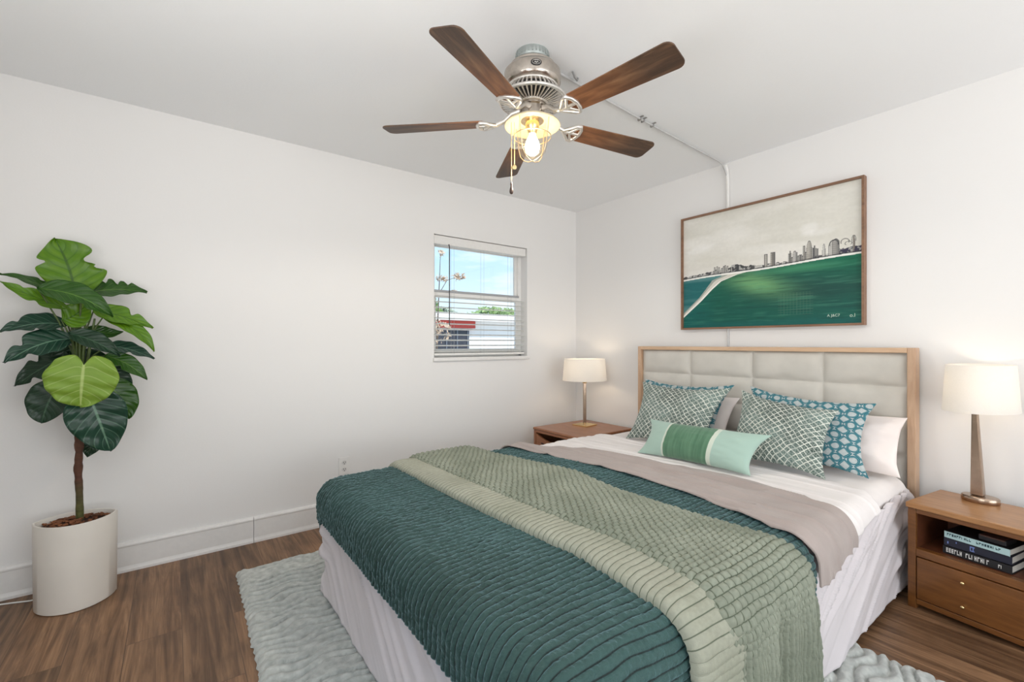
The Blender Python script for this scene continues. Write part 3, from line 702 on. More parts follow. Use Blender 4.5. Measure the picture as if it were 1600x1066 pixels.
# ------------------------------------------------------------------ pillows
def pillow(name, cs, thick, mat, label, cat='pillow', group=None, pinch=.05, seed=1, wr=.008, band=None):
    bl_, br_, tr_, tl_ = [np.array(c, float) for c in cs]; n = 64; m = 48
    u = np.sin(np.linspace(-PI / 2, PI / 2, n)); v = np.sin(np.linspace(-PI / 2, PI / 2, m)); Uu, Vv = np.meshgrid(u, v, indexing='ij')
    a = Uu * (1 - pinch * (1 - Vv ** 2) * np.abs(Uu)); c = Vv * (1 - pinch * 1.1 * (1 - Uu ** 2) * np.abs(Vv))
    s = ((a + 1) / 2)[..., None]; t_ = ((c + 1) / 2)[..., None]
    ear = 1 + .035 * np.clip(np.abs(Uu * Vv) - .6, 0, 1) / .4
    a = a * ear; c = c * ear; s = ((a + 1) / 2)[..., None]; t_ = ((c + 1) / 2)[..., None]
    base = (bl_ * (1 - s) + br_ * s) * (1 - t_) + (tl_ * (1 - s) + tr_ * s) * t_
    nn = np.cross(br_ - bl_, tl_ - bl_); nn /= np.linalg.norm(nn)
    th = thick / 2 * ((1 - Uu ** 2) * (1 - Vv ** 2)) ** .5
    w = wr * (fbm(Uu * 3 + seed, Vv * 3, seed, 3) - .5) * np.sqrt((1 - Uu ** 2) * (1 - Vv ** 2)) * 2
    w = w + wr * .8 * np.sin(6 * np.arctan2(Vv, Uu) + seed) * (np.abs(Uu * Vv)) * ((1 - Uu ** 2) * (1 - Vv ** 2)) ** .3
    F = base + nn * (th + w)[..., None]; B = base - nn * (th * .8)[..., None]
    P = np.concatenate([F, B[:, ::-1][:, 1:]], 1)
    W_ = np.linalg.norm(br_ - bl_); Hh = np.linalg.norm(tl_ - bl_)
    uvF = np.stack([(a + 1) / 2 * W_, (c + 1) / 2 * Hh], -1); uv = np.concatenate([uvF, uvF[:, ::-1][:, 1:] + [0, Hh]], 1)
    o = bl_ * .5 + br_ * .5
    ob = grid(name, P, mat, None, uv=uv, org=o); ob.location = o
    return tag(ob, label, cat, group)
def warped(m, rot, warp, wscale, fine=0.0):
    co = m.coord('UV', rot=(0, 0, rot))
    ns = m.n('TexNoise'); ns.inputs['Scale'].default_value = wscale; ns.inputs['Detail'].default_value = 2; m.l(co, ns.inputs['Vector'])
    ad = m.n('VectorMath'); ad.operation = 'MULTIPLY_ADD'; ad.inputs[1].default_value = (warp, warp, 0); m.l(ns.outputs['Color'], ad.inputs[0]); m.l(co, ad.inputs[2])
    return ad.outputs[0]
def cellxy(m, v, size):
    sp = m.n('SeparateXYZ'); m.l(v, sp.inputs[0]); r = []
    for k in (0, 1):
        q = m.math('DIVIDE', sp.outputs[k], size); r.append((m.math('SUBTRACT', m.math('FRACT', q), .5), m.math('FLOOR', q)))
    return r
def lattice_mat():
    m = N('sage lattice weave'); v = warped(m, .78, .034, 10)
    (x, xi), (y, yi) = cellxy(m, v, .0235)
    d = m.math('MAXIMUM', m.math('ABSOLUTE', x), m.math('ABSOLUTE', y))
    net = m.ramp(d, [(.385, (0, 0, 0, 1)), (.445, (1, 1, 1, 1))])
    vo = m.n('TexVoronoi'); vo.feature = 'DISTANCE_TO_EDGE'; vo.voronoi_dimensions = '2D'; vo.inputs['Scale'].default_value = 95; m.l(v, vo.inputs['Vector'])
    sub = m.ramp(vo.outputs['Distance'], [(.05, (1, 1, 1, 1)), (.12, (0, 0, 0, 1))])
    msk = m.ramp(m.noise(m.coord('UV'), 22, 2), [(.42, (.5, .5, .5, 1)), (.52, (1, 1, 1, 1))])
    big = m.noise(m.coord('UV'), 4.5, 2)
    base = m.ramp(big, [(.35, srgb(66, 80, 74)), (.65, srgb(108, 128, 122))])
    base = m.mix(m.math('MULTIPLY', sub, .55), base, srgb(188, 198, 190))
    c = m.mix(m.math('MULTIPLY', net, msk), base, srgb(218, 221, 212))
    m.bump(net, .5, .003)
    return m.set(col=c, rough=.85, sheen=.1, spec=.2)
lat = lattice_mat()
def ring_mat():
    m = N('teal ring print'); v = warped(m, .70, .035, 12)
    (x, xi), (y, yi) = cellxy(m, v, .047)
    par = m.math('ABSOLUTE', m.math('MODULO', m.math('ADD', xi, yi), 2.0))
    rr = m.math('SQRT', m.math('ADD', m.math('MULTIPLY', x, x), m.math('MULTIPLY', y, y)))
    bx = m.math('MAXIMUM', m.math('ABSOLUTE', x), m.math('ABSOLUTE', y))
    d = m.math('ADD', m.math('MULTIPLY', rr, par), m.math('MULTIPLY', m.math('ADD', bx, .03), m.math('SUBTRACT', 1.0, par)))
    W_ = srgb(188, 194, 194); T_ = srgb(28, 92, 106); T2 = srgb(54, 122, 134)
    f = m.ramp(d, [(0, W_), (.335, srgb(180, 188, 188)), (.35, T2), (.385, T_), (.41, T2), (.43, srgb(140, 180, 186)), (.455, T_), (.525, T2), (.55, W_)])
    g = m.noise(m.coord('UV'), 70, 3)
    c = m.mix(.4, f, m.ramp(g, [(.35, (.72, .76, .78, 1)), (.6, (1.08, 1.08, 1.08, 1))]), 'MULTIPLY')
    return m.set(col=c, rough=.85, sheen=.1, spec=.2)
ring = ring_mat()
pw = fabric('white pillowcase', srgb(240, 230, 226), .85, 1200, .1, .02)
pillow('pillow', [(-.33, -.97, .545), (-.33, -1.62, .545), (-.17, -1.64, .835), (-.17, -.93, .835)], .15, pw, 'white bed pillow mostly hidden behind the lattice cushion on the far side', group=None, seed=3)
pillow('pillow', [(-.315, -1.80, .548), (-.31, -2.475, .552), (-.165, -2.47, .815), (-.165, -1.80, .82)], .13, pw, 'white bed pillow against the headboard on the nightstand side with the books', seed=5, wr=.03, pinch=.04)
pillow('cushion', [(-.475, -1.10, .55), (-.465, -1.63, .55), (-.275, -1.66, .925), (-.28, -1.01, .922)], .085, ring, 'teal patterned cushion peeping out behind the far lattice cushion', 'cushion', seed=7, pinch=.13)
pillow('cushion', [(-.485, -1.835, .55), (-.44, -2.39, .552), (-.288, -2.38, .887), (-.283, -1.78, .925)], .085, ring, 'cushion with teal ring print in front of the near white pillow', 'cushion', seed=8, pinch=.13)
pillow('cushion', [(-.635, -1.125, .555), (-.61, -1.66, .555), (-.385, -1.70, .915), (-.405, -1.085, .912)], .135, lat, 'sage lattice cushion on the far side of the bed by the small lamp', 'cushion', seed=9, pinch=.13)
pillow('cushion', [(-.63, -1.80, .556), (-.64, -2.28, .556), (-.425, -2.265, .852), (-.405, -1.785, .91)], .135, lat, 'sage lattice cushion leaning on the teal ring cushion', 'cushion', seed=10, pinch=.12)
def lumbar_mat():
    m = N('mint lumbar stripes'); co = m.coord('UV'); sp = m.n('SeparateXYZ'); m.l(co, sp.inputs[0])
    f = m.n('ValToRGB'); f.color_ramp.interpolation = 'CONSTANT'; c = f.color_ramp
    mint = srgb(164, 190, 178); cream = srgb(204, 212, 198); grn = srgb(86, 126, 98)
    c.elements[0].position = 0; c.elements[0].color = mint; c.elements[1].position = .235; c.elements[1].color = cream
    for p, k in ((.255, grn), (.655, cream), (.69, mint)): e = c.elements.new(p); e.color = k
    m.l(m.math('DIVIDE', sp.outputs[0], .604), f.inputs[0])
    band = m.ramp(m.math('DIVIDE', sp.outputs[0], .604), [(.25, (0, 0, 0, 1)), (.256, (1, 1, 1, 1)), (.65, (1, 1, 1, 1)), (.656, (0, 0, 0, 1))])
    g = m.noise(m.coord('UV', scale=(60, 5, 1)), 1, 4)
    col = m.mix(m.math('MULTIPLY', band, .5), f.outputs[0], m.ramp(g, [(.3, srgb(60, 98, 76)), (.7, srgb(112, 150, 122))]))
    m.bump(m.math('MULTIPLY', g, band), .5, .006)
    return m.set(col=col, rough=.75, sheen=.3, spec=.25)
pillow('cushion', [(-.915, -1.437, .556), (-.865, -2.04, .556), (-.75, -2.085, .738), (-.775, -1.422, .73)], .15, lumbar_mat(), 'mint lumbar cushion with a gathered green middle band in front of the others', 'cushion', seed=12, pinch=.09)

# ------------------------------------------------------------------ rug
def rug():
    x0, x1, y0, y1 = -2.83, -.945, -3.35, -.395
    X, Y = np.meshgrid(np.linspace(x0, x1, 300), np.linspace(y0, y1, 560), indexing='ij')
    ex = np.clip((X - x0) / (x1 - x0), 0, 1); ey = np.clip((Y - y0) / (y1 - y0), 0, 1)
    ph = Y / .047 + .9 * fbm(X * 5, Y * 4, 2, 3) + .35 * np.sin(X * 30 + 3 * vnoise(Y * 9, X * 0, 2))
    row = np.floor(ph); f = ph - row
    ln_ = np.abs(np.sin(PI * f)) ** .6
    tw = vnoise(X * 16 + row * 5.1, row * 2.3, 4)
    gap = np.clip((vnoise(X * 9 + row * 3.7, row * 1.7, 9) - .25) * 4, 0, 1)
    h = .031 - .024 * (1 - ln_) * gap + .006 * (tw - .5) + .005 * (fbm(X * 60, Y * 60, 3, 2) - .5)
    edge = np.minimum(np.minimum(X - x0, x1 - X), np.minimum(Y - y0, y1 - Y))
    h = np.minimum(h, .034) * np.sqrt(np.clip(edge / .03, 0, 1)) + .002
    # wavy rim
    wx = .010 * (vnoise(row * 1.3, X * 0, 5) - .5) + .0025 * np.sin(2 * PI * f)
    X2 = X + wx * (2 * ex - 1) * (np.abs(2 * ex - 1) > .9) - .05 * 0
    Y2 = Y + .012 * (vnoise(X * 22, Y * 0, 6) - .5) * (np.abs(2 * ey - 1) > .97)
    X2 = X2 + np.where(X2 < -1.9, (Y - y1) * .02, 0) * np.clip((-1.9 - X2), 0, 1)
    m = N('pale grey wool'); co = m.coord(); m.bump(m.noise(co, 260, 3), .4, .004)
    m.set(col=m.ramp(m.noise(co, 40, 4), [(.3, srgb(168, 172, 168)), (.7, srgb(200, 203, 198))]), rough=.95, sheen=.3, spec=.1)
    o = grid('rug', np.stack([X2, Y2, h], -1), m.m)
    tag(o, 'pale grey chunky wool rug lying under the bed', 'rug')
rug()

# ------------------------------------------------------------------ nightstands
def nightstand_near():
    t = thing('nightstand', 'walnut nightstand with open shelf and knobbed drawer front on the near side of the bed', 'nightstand', (-.415, -2.535, 0), math.radians(-9))
    # local: front at x=0, depth to +x, width to -y
    w, d, h = .66, .345, .474
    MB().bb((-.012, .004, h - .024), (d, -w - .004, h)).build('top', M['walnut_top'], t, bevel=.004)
    b = MB()
    b.bb((0, 0, 0), (d - .005, -.03, h - .024)); b.bb((0, -w + .03, 0), (d - .005, -w, h - .024))
    b.bb((0, -.03, h - .046), (d - .01, -w + .03, h - .024)); b.bb((0, -.03, .237), (d - .01, -w + .03, .271)); b.bb((0, -.03, .022), (d - .01, -w + .03, .046))
    b.build('carcass', M['walnut'], t, bevel=.0025)
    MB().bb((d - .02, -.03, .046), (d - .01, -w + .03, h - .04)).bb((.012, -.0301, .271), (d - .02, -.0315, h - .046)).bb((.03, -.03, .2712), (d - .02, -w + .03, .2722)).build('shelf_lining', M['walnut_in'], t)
    dr = MB().bb((-.003, -.034, .050), (.016, -w + .034, .233)).build('drawer', M['walnut'], t, bevel=.002)
    for z in (.192, .092):
        b = MB(); b.M = Matrix.Translation((-.003, -.19, z)) @ Matrix.Rotation(-PI / 2, 4, 'Y')
        b.lathe([(.003, 0), (.003, .008), (.0065, .011), (.0075, .015), (.006, .019), (.002, .0205)], 20)
        b.build('knob', M['brass'], dr, smooth=60)
nightstand_near()
def nightstand_far():
    t = thing('nightstand', 'reddish wooden nightstand in the corner behind the far side of the bed', 'nightstand', (-.665, -.17, 0))
    w, d, h = .54, .62, .49
    MB().bb((-.006, .006, h - .022), (d, -w - .006, h)).build('top', M['cherry'], t, bevel=.008)
    b = MB(); b.bb((0, 0, 0), (d - .01, -.026, h - .022)); b.bb((0, -w + .026, 0), (d - .01, -w, h - .022)); b.bb((0, -.026, .04), (d - .01, -w + .026, .07)); b.bb((d - .03, -.026, .07), (d - .01, -w + .026, h - .022)); b.bb((0, -.026, h - .042), (d - .01, -w + .026, h - .022))
    b.build('carcass', M['cherry'], t, bevel=.003)
    n = 14; poly = []
    for i in range(n + 1):
        s = i / n; y = -.03 - s * (w - .06); z = h - .05 - .055 * (math.sin(PI * min(1, s * 1.0)) ** .7)
        poly.append((y, z))
    poly += [(-w + .03, .26), (-.03, .26)]
    b = MB(); b.M = Matrix(((0, 0, 1, 0), (1, 0, 0, 0), (0, 1, 0, 0), (0, 0, 0, 1))); b.prism(poly, .004, .022)
    d1 = b.build('drawer', M['cherry'], t)
    b = MB().tube([(0, -.1, h - .12), (-.006, -.2, h - .135), (-.006, -.34, h - .135), (0, -.44, h - .12)], .006, 8); b.build('pull', plain('dark recess pull', srgb(48, 28, 20), .5), d1, smooth=60)
    MB().bb((.004, -.03, .075), (.022, -w + .03, .252)).build('drawer', M['cherry'], t, bevel=.002)
nightstand_far()

# ------------------------------------------------------------------ lamps
def shade_mat():
    m = N('linen lamp shade'); d = m.n('BsdfDiffuse'); tr = m.n('BsdfTranslucent'); mx = m.n('MixShader'); mx.inputs[0].default_value = .5
    co = m.coord(); c = m.ramp(m.noise(co, 300, 2), [(.3, (.91, .895, .87, 1)), (.7, (.95, .935, .91, 1))])
    m.l(c, d.inputs[0]); m.l(c, tr.inputs[0]); m.l(d.outputs[0], mx.inputs[1]); m.l(tr.outputs[0], mx.inputs[2])
    m.l(mx.outputs[0], m.t.nodes['Material Output'].inputs['Surface']); return m.m
SH = shade_mat()
bulbm = N('warm glowing bulb').set(col=(1, .9, .75, 1), emit=(1, .78, .5, 1), estr=6.0)
def bedside_lamp(name, label, loc, rz, rb, rtop, z0, z1, base, stem, power, mbase, mstem, ell=.72):
    t = thing(name, label, 'lamp', loc, rz, group=None)
    base(t); stem(t)
    prof = [(rb, z0), (rtop, z1), (rtop - .003, z1), (rb - .003, z0), (rb, z0)]
    MB().lathe(prof, 64, sx=1, sy=ell, cap0=False, cap1=False).build('lamp_shade', SH, t, smooth=50)
    b = MB()
    for q in (0, PI / 2, PI, 3 * PI / 2): b.tube([(0, 0, z1 - .03), ((rtop - .003) * math.cos(q), (rtop - .003) * ell * math.sin(q), z1 - .012)], .0015, 6)
    b.tube([(0, 0, z0 - .005), (0, 0, z1 - .03)], .006, 8)
    b.build('shade_fitter', M['brass'], t)
    zc = (z0 + z1) / 2 - .005
    MB().lathe([(.008, -.04), (.012, -.03), (.02, -.015), (.024, 0), (.021, .015), (.012, .026), (.003, .03)], 20, c=(.0, -.03, zc)).build('bulb', bulbm, t, smooth=80)
    lo = lamp('bulb_light', 'POINT', (0, -.03, zc + .0), power, (1, .80, .58), shadow_soft_size=.03); lo.parent = t
    # the bulb mesh surrounds the light: keep it just above the tip
    lo.location = (0, .02, zc + .02)
def base_oval(t):
    b = MB().lathe([(.062, 0), (.064, .003), (.064, .022), (.061, .026), (.04, .027)], 48, sx=.75, sy=1); b.build('base', M['bronze'], t, smooth=40)
def stem_tapered(t):
    MB().frustum((0, .008, .028), (.034, .044), (.016, .020), .40, off=(0, .010)).build('stem', M['bronze'], t, bevel=.004)
bedside_lamp('table_lamp', 'table lamp with tapered bronze stem on the near nightstand', (-.165, -2.735, .474), math.radians(-9), .170, .153, .412, .620, base_oval, stem_tapered, .45, None, None)
def base_diamond(t):
    b = MB(); R = Matrix.Rotation(PI / 4, 3, 'Z')
    b.box((0, 0, .005), (.15, .15, .010), R); b.M = Matrix.Rotation(PI / 4, 4, 'Z'); b.frustum((0, 0, .010), (.15, .15), (.045, .045), .012); b.build('base', M['brass'], t, bevel=.001)
def stem_square(t):
    MB().box((0, 0, .19), (.026, .026, .35)).build('stem', M['bronze'], t, bevel=.003)
    MB().lathe([(.014, .36), (.02, .366), (.02, .376), (.012, .384)], 20).build('collar', M['brass'], t, smooth=50)
bedside_lamp('table_lamp', 'table lamp with slim square stem on the far nightstand in the corner', (-.27, -.375, .49), math.radians(-37), .188, .172, .384, .570, base_diamond, stem_square, 1.1, None, None, .9)

# ------------------------------------------------------------------ books
NS = Matrix.Translation((-.415, -2.535, 0)) @ Matrix.Rotation(math.radians(-9), 4, 'Z')
def book(label, c, size, rz, cover, page, marks=None, spine=None, name='book', group='books stacked on the nightstand shelf'):
    p = NS @ Vector(c)
    t = thing(name, label, 'book', p, math.radians(-9 + rz), group)
    dx, dy, h = size; k = .003
    b = MB().bb((0, 0, 0), (dx, -dy, k)).bb((0, 0, h - k), (dx, -dy, h)); b.build('cover', cover, t, bevel=.001)
    MB().bb((0, 0, 0), (k, -dy, h)).build('spine', spine or cover, t, bevel=.001)
    MB().bb((k, -.004, k), (dx - .005, -dy + .004, h - k)).build('pages', page, t)
    if marks:
        col, words = marks
        for items in words:
            b = MB()
            for y0, y1, z0, z1 in items: b.bb((-.0006, -y0, z0 * h), (.0002, -y1, z1 * h))
            b.build('spine_lettering', col, t)
pg = plain('paper pages', (.78, .75, .68, 1), .8); blk = plain('black book cloth', (.012, .012, .014, 1), .45); nav = plain('navy black cover', (.012, .014, .03, 1), .35); ice = plain('pale blue cover', srgb(176, 206, 208), .5)
wm = plain('white print', (.75, .75, .73, 1), .6); tm = plain('dark teal print', srgb(26, 66, 76), .6); bm_ = plain('blue print', srgb(110, 130, 190), .6)
def glyphs(y0, y1, n, z0, z1, gaps=()):
    r = []; step = (y1 - y0) / n
    for i in range(n):
        if i in gaps: continue
        a = y0 + i * step; w = step * .72; k = random.choice('EIHLT')
        r.append((a, a + step * .22, z0, z1))
        if k in 'EL': r.append((a, a + w, z0, z0 + .14))
        if k in 'ET': r.append((a, a + w, z1 - .14, z1))
        if k in 'EH': r.append((a, a + w * .9, (z0 + z1) / 2 - .07, (z0 + z1) / 2 + .07))
        if k == 'H': r.append((a + w - step * .22, a + w, z0, z1))
    return r
zb = .2725
book('black book with white lettering along its spine, lowest in the stack', (.05, -.105, zb), (.2, .215, .034), -3, blk, pg, (wm, [glyphs(.012, .066, 6, .25, .8), glyphs(.076, .15, 8, .25, .8), glyphs(.175, .19, 2, .3, .7)]))
book('dark navy book with a small blue emblem, above the lettered black book', (.052, -.108, zb + .0345), (.19, .21, .034), -2, nav, pg, (bm_, [[(.085, .088, .2, .8), (.088, .1, .66, .8), (.094, .097, .3, .7), (.085, .1, .2, .3)], [(.012, .016, .3, .6)], [(.04, .043, .6, .8)]]))
book('thin pale blue book with dark lettering, near the top of the stack', (.05, -.11, zb + .069), (.18, .205, .030), -4, blk, pg, (tm, [glyphs(.01, .09, 10, .4, .75), glyphs(.105, .18, 9, .4, .72)]), spine=ice)
t = thing('small_box', 'small dark box with a brown rim lying on top of the book stack', 'box', NS @ Vector((.06, -.215, zb + .0995)), math.radians(-14))
MB().bb((0, 0, 0), (.09, -.085, .022)).build('body', blk, t, bevel=.003)
MB().bb((-.001, -.004, .016), (.0905, -.081, .0225)).build('lid', plain('brown leather lid', srgb(82, 52, 42), .5), t, bevel=.002)

# ------------------------------------------------------------------ ceiling fan
FX, FY = -1.84, -1.583
fan = thing('ceiling_fan', 'ceiling fan with five dark wooden blades and a caged lamp', 'ceiling fan', (FX, FY, CE))
def zz(z): return z - CE
greyc = plain('grey green canopy metal', (.42, .46, .45, 1), .4, .6)
b = MB().lathe([(.072, zz(CE)), (.072, zz(2.425)), (.062, zz(2.405)), (.058, zz(2.40))], 40); b.build('canopy', greyc, fan, smooth=40)
b = MB()
for k in range(28):
    a = 2 * PI * k / 28; b.box((.072 * math.cos(a), .072 * math.sin(a), zz(2.432)), (.004, .005, .02), Matrix.Rotation(a, 3, 'Z'))
b.build('canopy_rib', greyc, fan)
b = MB().lathe([(.05, zz(2.41)), (.085, zz(2.402)), (.1, zz(2.388)), (.098, zz(2.378)), (.112, zz(2.372)), (.122, zz(2.36)), (.123, zz(2.318)), (.116, zz(2.305)), (.106, zz(2.298)), (.104, zz(2.285)), (.108, zz(2.278))], 64)
mh = b.build('motor_housing', M['steel'], fan, smooth=35)
# emblem: dark oval with pale marks on the camera side
ang = math.atan2(CAM.y - FY, CAM.x - FX) + .13
b = MB(); Rm = Matrix.Translation((.1235 * math.cos(ang), .1235 * math.sin(ang), zz(2.338))) @ Matrix.Rotation(ang, 4, 'Z') @ Matrix.Rotation(PI / 2, 4, 'Y')
b.M = Rm; b.lathe([(.0225, -.006), (.0225, .0015), (.021, .0025)], 36, sx=.62, sy=1); bd = b.build('emblem', M['black'], fan, smooth=40)
b = MB(); b.M = Rm
b.tube([(.010 * math.cos(q) * .98, .0165 * math.sin(q), .003) for q in np.linspace(0, 2 * PI, 30, endpoint=False)], .0008, 6, True)
for q in (-.9, -.45, 0, .45, .9): b.box((-.0075 + .001 * abs(q), .009 * q, .003), (.0045, .0022, .001))
b.tube([(.003, -.009, .003), (.0, -.004, .003), (.004, 0, .003), (.0, .004, .003), (.003, .010, .003)], [.0008, .002, .0025, .002, .0008], 6)
b.build('emblem_mark', M['steel_light'], bd)
# vented lower ring
b = MB().lathe([(.10, zz(2.285)), (.108, zz(2.28)), (.108, zz(2.245)), (.06, zz(2.236))], 48); b.build('motor_core', M['dark'], fan, smooth=40)
b = MB(); nvn = 44
for k in range(nvn):
    a = 2 * PI * k / nvn; R = Matrix.Rotation(a, 4, 'Z'); b.M = R
    b.tube([(.108, 0, zz(2.29)), (.130, 0, zz(2.262)), (.138, 0, zz(2.245))], .0042, 4); b.tube([(.138, 0, zz(2.240)), (.1, 0, zz(2.231)), (.066, 0, zz(2.228))], .0042, 4)
b.M = Matrix()
for r, z, q in ((.108, 2.292, .006), (.141, 2.243, .0075), (.064, 2.228, .006)):
    b.tube([(r * math.cos(a), r * math.sin(a), zz(z)) for a in np.linspace(0, 2 * PI, 56, endpoint=False)], q, 8, True)
b.build('vent_ring', M['steel_light'], fan, smooth=40)
b = MB().lathe([(.06, zz(2.24)), (.06, zz(2.215)), (.052, zz(2.21)), (.052, zz(2.172)), (.056, zz(2.168)), (.05, zz(2.155))], 40); b.build('switch_housing', M['steel'], fan, smooth=35)
bladem = N('worn dark walnut blade'); co = bladem.coord(scale=(2, 16, 16)); f = bladem.noise(co, 1.6, 6, .6, .8); g = bladem.noise(bladem.coord(scale=(3, 30, 3)), 2.2, 5, .65)
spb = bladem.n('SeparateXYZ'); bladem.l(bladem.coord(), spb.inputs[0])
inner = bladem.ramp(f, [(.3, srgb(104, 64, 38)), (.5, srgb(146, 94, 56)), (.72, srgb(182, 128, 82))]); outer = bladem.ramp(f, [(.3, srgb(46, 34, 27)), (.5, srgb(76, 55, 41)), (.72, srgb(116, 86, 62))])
c = bladem.mix(bladem.ramp(bladem.math('ADD', spb.outputs[0], bladem.math('MULTIPLY', f, .15)), [(.30, (0, 0, 0, 1)), (.62, (1, 1, 1, 1))]), inner, outer)   # lamp glow painted in: paler brown towards the hub
sc_ = bladem.ramp(g, [(.62, (0, 0, 0, 1)), (.74, (1, 1, 1, 1))]); c = bladem.mix(bladem.math('MULTIPLY', sc_, .45), c, srgb(150, 118, 90))
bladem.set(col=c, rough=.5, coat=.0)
bedge = plain('black blade edge', (.02, .017, .015, 1), .5)
ZB = 2.155; RB = .662
for k in range(5):
    a = math.radians(-152.5 + 72 * k + (-1.5, -1.5, -1.5, .5, 1)[k])
    M0 = Matrix.Rotation(a, 4, 'Z') @ Matrix.Translation((0, 0, zz(ZB))) @ Matrix.Rotation(math.radians(-12), 4, 'X')
    x0, x1, w0, w1 =   .205, RB, .051, .064; poly = []
    poly += [(x0 + .02, -w0), (x1 - .03, -w1)]
    poly += [(x1 - .03 + .03 * math.sin(q), -w1 + .03 - .03 * math.cos(q)) for q in np.linspace(.2, PI / 2, 6)]
    poly += [(x1 - .03 + .03 * math.cos(q), w1 - .03 + .03 * math.sin(q)) for q in np.linspace(0, PI / 2, 6)]
    poly += [(x0 + .02, w0)] + [(x0 + .02 - .035 * math.sin(q), w0 * math.cos(q)) for q in np.linspace(.3, PI - .3, 9)]
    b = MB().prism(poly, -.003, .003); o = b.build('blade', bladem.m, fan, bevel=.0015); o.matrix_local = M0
    # cast iron bracket: arm, open leaf-shaped plate with ribs
    b = MB()
    b.tube([(.055, 0, .045), (.09, 0, .035), (.125, 0, .006), (.16, 0, -.006)], [.012, .010, .0095, .011], 8)
    tip = [(.155, 0), (.185, .028), (.205, .046), (.222, .05), (.236, .030), (.242, 0), (.236, -.030), (.222, -.05), (.205, -.046), (.185, -.028)]
    b.tube([(x, y, -.008) for x, y in tip], .0085, 8, True)
    b.tube([(.155, 0, -.008), (.24, 0, -.008)], .0075, 8); b.tube([(.19, 0, -.008), (.224, .048, -.008)], .0065, 8); b.tube([(.19, 0, -.008), (.224, -.048, -.008)], .0065, 8)
    for y in (-.03, 0, .03): b.lathe([(.006, -.004), (.006, .008)], 10, c=(.236 - abs(y) * .1, y, -.009))
    o = b.build('blade_bracket', M['steel_light'], fan, smooth=50); o.matrix_local = M0
# lamp kit
glowm = plain('cream enamel pan', (.86, .74, .52, 1), .4, .1)
b = MB().lathe([(.05, zz(2.165)), (.065, zz(2.163)), (.095, zz(2.155)), (.116, zz(2.142)), (.121, zz(2.134)), (.117, zz(2.133)), (.094, zz(2.147)), (.064, zz(2.156)), (.03, zz(2.158))], 56); b.build('lamp_pan', glowm, fan, smooth=50)
b = MB()
b.lathe([(.03, zz(2.158)), (.03, zz(2.128)), (.022, zz(2.118)), (.018, zz(2.10))], 28); b.build('lamp_holder', M['brass'], fan, smooth=40)
gm = N('clear glass jar'); tr = gm.n('BsdfTransparent'); gl = gm.n('BsdfGlossy'); gl.inputs['Roughness'].default_value = .03; mx = gm.n('MixShader'); lwt = gm.n('LayerWeight'); lwt.inputs[0].default_value = .25
tr.inputs[0].default_value = (.98, .95, .9, 1)
gm.l(gm.math('MULTIPLY', lwt.outputs['Facing'], .55), mx.inputs[0]); gm.l(tr.outputs[0], mx.inputs[1]); gm.l(gl.outputs[0], mx.inputs[2]); gm.l(mx.outputs[0], gm.t.nodes['Material Output'].inputs['Surface'])
b = MB().lathe([(.060, zz(2.155)), (.060, zz(2.12)), (.066, zz(2.09)), (.066, zz(2.06)), (.058, zz(2.025)), (.042, zz(2.003)), (.02, zz(1.994)), (.002, zz(1.992))], 40, cap0=False, cap1=False); b.build('glass_jar', gm.m, fan, smooth=60)
cagem = plain('champagne wire', (.75, .62, .42, 1), .3, .9)
b = MB(); b.tube([(.081 * math.cos(a), .081 * math.sin(a), zz(2.088)) for a in np.linspace(0, 2 * PI, 48, endpoint=False)], .0022, 6, True)
for k in range(4):
    a = ang + PI / 4 + k * PI / 2; ca, sa = math.cos(a), math.sin(a)
    b.tube([(r * ca, r * sa, zz(z)) for r, z in ((.088, 2.148), (.085, 2.12), (.081, 2.088), (.077, 2.055), (.066, 2.018), (.045, 1.994), (.018, 1.984), (0, 1.983))], .002, 6)
b.build('wire_cage', cagem, fan, smooth=60)
fb = N('bright fan bulb').set(col=(1, .93, .8, 1), emit=(1, .80, .52, 1), estr=45.0)
MB().lathe([(.012, zz(2.105)), (.016, zz(2.09)), (.028, zz(2.065)), (.033, zz(2.045)), (.028, zz(2.022)), (.014, zz(2.01)), (.002, zz(2.007))], 28).build('bulb', fb, fan, smooth=80)
for kk, a in enumerate((ang - .5,)):
    lo = lamp('fan_light', 'SPOT', (0, 0, zz(1.975)), 20, (1, .92, .82), shadow_soft_size=.09, spot_size=math.radians(178), spot_blend=.25); lo.parent = fan
lv = Vector((-RT.x, -RT.y, 0))
for nm, off, zb_, fobz in (('pull_chain', -.078, 1.955, 'disc'), ('pull_chain', -.091, 1.885, 'fob')):
    q = Vector((RT.x * off, RT.y * off, 0)) - FW * .02; b = MB()
    for i in range(int((2.14 - zb_) / .0055)): b.lathe([(.0006, -.0022), (.0018, -.001), (.0018, .001), (.0006, .0022)], 6, c=(q.x, q.y, zz(2.14 - i * .0055)))
    ch = b.build(nm, M['brass'], fan, smooth=80)
    if fobz == 'disc':
        b = MB(); b.M = Matrix.Translation((q.x, q.y, zz(zb_ - .006))) @ Matrix.Rotation(ang, 4, 'Z') @ Matrix.Rotation(PI / 2, 4, 'Y'); b.lathe([(.004, -.003), (.010, -.002), (.010, .002), (.004, .003)], 20); b.build('chain_charm', M['brass'], ch, smooth=40)
    else:
        b = MB().lathe([(.002, .012), (.004, .008), (.0045, .0), (.0038, -.006), (.0075, -.02), (.0085, -.03), (.006, -.038), (.002, -.04)], 16, c=(q.x, q.y, zz(zb_ - .012))); b.build('chain_fob', plain('dark wood fob', srgb(62, 44, 34), .4), ch, smooth=50)

